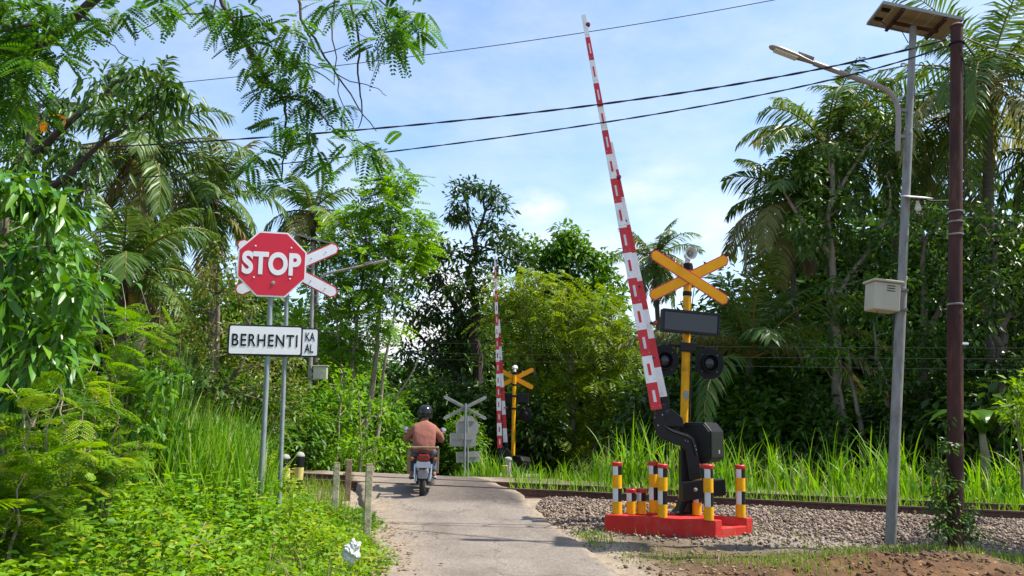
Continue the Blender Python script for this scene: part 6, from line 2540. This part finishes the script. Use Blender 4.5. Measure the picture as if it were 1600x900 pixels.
# dead stems and straw caught in the weeds
N = 700
x = -1.0 - rng.random(N) * 4.2
y = 4.4 + rng.random(N) * 5.5
ok = (x < road_left(y) - .05) & (vnoise(x, y, 2.1, 69) > -.05)
x, y = x[ok], y[ok]
grass_patch('dead_grass', 'straw and dead stems caught in the weeds of the left bank', x, y, .2 + .45 * rng.random(len(x)), .006 + .007 * rng.random(len(x)), .4 + 1.8 * rng.random(len(x)), 'lf_dry', .05, 4)
# taller weed plants
N = 190
wx = -1.7 - rng.random(N) * 3.8
wy = 4.6 + rng.random(N) * 4.4
ok = wx < road_left(wy) - .9
wx, wy = wx[ok], wy[ok]
L = Leaves()
for x_, y_ in zip(wx, wy):
    hh = .35 + .35 * random.random()
    m = 26
    t_ = rng.random(m)
    P = np.stack([x_ + rng.normal(size=m) * .07 * (1 + t_), y_ + rng.normal(size=m) * .07 * (1 + t_), hz(x_, y_) + t_ * hh + .1], 1)
    d = rng.normal(size=(m, 3))
    d[:, 2] = .2
    L.add_fine(P, d, np.array([0, 0, 1.]) + rng.normal(size=(m, 3)) * .3, .07 + .05 * rng.random(m), .035 + .02 * rng.random(m), .15, .2)
tag(L.build('leafy_weeds', M['lf_light']), 'taller broad leaved weeds standing out of the left bank', 'weeds', kind='stuff')

# short grass on the right verge and mound
N = 26000
x = .6 + rng.random(N) * 6.8
y = 7.0 + rng.random(N) * 4.4
m_ = vnoise(x, y, 1.6, 71) + .5 * vnoise(x, y, 4.5, 72)
g1 = np.exp(-((x - 4.35) / 1.1) ** 2 - ((y - 9.35) / .35) ** 2) * 1.5      # strip behind the mound
g2 = np.exp(-((x - 2.9) / .8) ** 2 - ((y - 8.75) / .3) ** 2) * 1.2
g3 = np.exp(-((x - 1.02) / .28) ** 2 - ((y - 10.15) / .45) ** 2) * 1.6       # left of the platform
g4 = np.exp(-((x - 1.7) / .5) ** 2 - ((y - 9.15) / .35) ** 2) * .5
g6 = np.maximum(np.exp(-((x - 1.9) / .9) ** 2 - ((y - 9.0) / .45) ** 2) * .55, np.exp(-((x - 3.0) / .55) ** 2 - ((y - 8.15) / .5) ** 2) * .7)
g5 = np.exp(-((x - 5.6) / .7) ** 2 - ((y - 8.9) / .5) ** 2) * 1.0
w_ = np.maximum.reduce([g1, g2, g3, g4, g5, g6]) + .2 * m_
ok = (rng.random(N) < np.clip(w_ - .12, 0, 1)) & (x > road_right(y) + .06)
X, Y = x[ok], y[ok]
grass_patch('short_grass', 'patches of short grass on the right verge and soil mound', X, Y, .05 + .09 * rng.random(len(X)), .006 + .006 * rng.random(len(X)), .3 + 1.4 * rng.random(len(X)), 'lf_lawn', -.005, 3)

# vine at the foot of the red pole
blob_tree('climbing_vine', 'leafy vine climbing round the foot of the red pole', 9.25, (1487, 850),
          [([(1487, 855), (1480, 780), (1478, 700)], .008, .004), ([(1492, 855), (1500, 790), (1505, 760)], .008, .004)],
          [(1478, 700, 8), (1470, 730, 11), (1478, 760, 12), (1470, 790, 14), (1488, 815, 14), (1505, 820, 13), (1515, 800, 8), (1470, 825, 13), (1520, 835, 10), (1480, 660, 5)],
          dict(rs=.07, leafn=13, ll=.06, lw=.033, droop=.5, cover=1.0, twr=.003, spread=.7), 'lf_forest', 'darkbark', cat='vine', seed=56, limb_r=.004, dj=.08)

# banana plant in the shade at right
t = empty('banana_plant', pt(1540, 750, 17), 'banana plant with broad leaves in the shade right of the red pole', 'banana plant')
MB().tube([(0, 0, -.2), (.02, 0, .5), (0, .02, 1.0)], [.1, .09, .06], 10).build('stem', M['palebark'], t, True)
L = Leaves()
for i in range(9):
    a = i * 2.4
    hd = np.array([math.cos(a), math.sin(a), 0])
    P = [np.array([0, 0, .9])]
    for j in range(8):
        e_ = math.radians(70 - 16 * j)
        P.append(P[-1] + .2 * (hd * math.cos(e_) + np.array([0, 0, math.sin(e_)])))
    P = np.array(P)
    sd_ = np.array([-hd[1], hd[0], 0])
    w = .22 * np.sin(np.linspace(.05, PI - .05, 9))[:, None]
    V = np.concatenate([P, P + sd_ * w - [0, 0, .03], P - sd_ * w - [0, 0, .03]])
    T = []
    for j in range(8):
        T += [(j, j + 1, 10 + j), (j, 10 + j, 9 + j), (j, 19 + j, j + 1), (j, 18 + j, 19 + j)]
    L.raw(V, np.array(T), np.full(len(T), rng.random()))
L.build('leaves', M['lf_banana'], t)

# dry sticks in the weeds
for (a, c, D, lab) in (((275, 895), (322, 815), 6.0, 'dry forked stick lying over the weeds at the bottom left'), ((100, 690), (95, 598), 6.2, 'thin bare shoot standing in the ferny shrub'), ((30, 690), (97, 597), 5.9, 'pale bare shoot slanting across the ferny shrub')):
    p0, p1 = pt(a[0], a[1], D), pt(c[0], c[1], D + .2)
    b = MB().tube([p - p0 for p in bend_path(p0, p1, 4, .06)], [.008, .007, .006, .005, .003], 6)
    b.tube([p - p0 for p in bend_path(p0.lerp(p1, .5), p0.lerp(p1, .6) + Vector((.25, .1, .05)), 2, .06)], [.005, .004, .002], 5)
    o = b.build('dry_stick', M['palebark'], None, True)
    o.location = p0
    tag(o, lab, 'stick')

# soil clods on the mound
N = 420
x, y = 3.8 + rng.normal(size=N) * 1.2, 8.0 + rng.normal(size=N) * .38
cl_ = stones('soil_clods', np.stack([x, y, H(x, y) + .012], 1), .008 + .03 * rng.random(N) ** 2.5, 'crumbled brown soil clods on the mound at the bottom right')
sm, n, l, b = newmat('soil clod')
b.inputs['Base Color'].default_value = (.115, .062, .03, 1)
b.inputs['Roughness'].default_value = .95
cl_.data.materials[0] = sm
# tree standing beyond the right edge of the photo; its crown shades the mound
root = empty('roadside_tree', (8.4, 9.7, hz(8.4, 9.7)), 'roadside tree just past the right edge of the photo shading the soil mound', 'tree')
bk, L = MB(), Leaves()
bk.tube([(0, 0, -.3), (.05, 0, 1.6), (-.1, .05, 3.0), (-.1, 0, 4.4)], [.16, .13, .10, .04], 10)
B3 = [(Vector((random.uniform(-.9, 1.2), random.uniform(-.9, .9), random.uniform(2.8, 5.2))), random.uniform(.45, .7)) for _ in range(15)]
for p, r_ in B3:
    bk.tube(bend_path((0, 0, 2.4), p, 4, .12, .05), [.05, .04, .03, .02, .01], 5, caps=False)
crown_fill(L, bk, B3, rs=.3, leafn=24, ll=.13, lw=.06, droop=.3, cover=.9)
bk.build('trunk', M['bark'], root, True)
L.build('crown', M['lf_mid'], root)
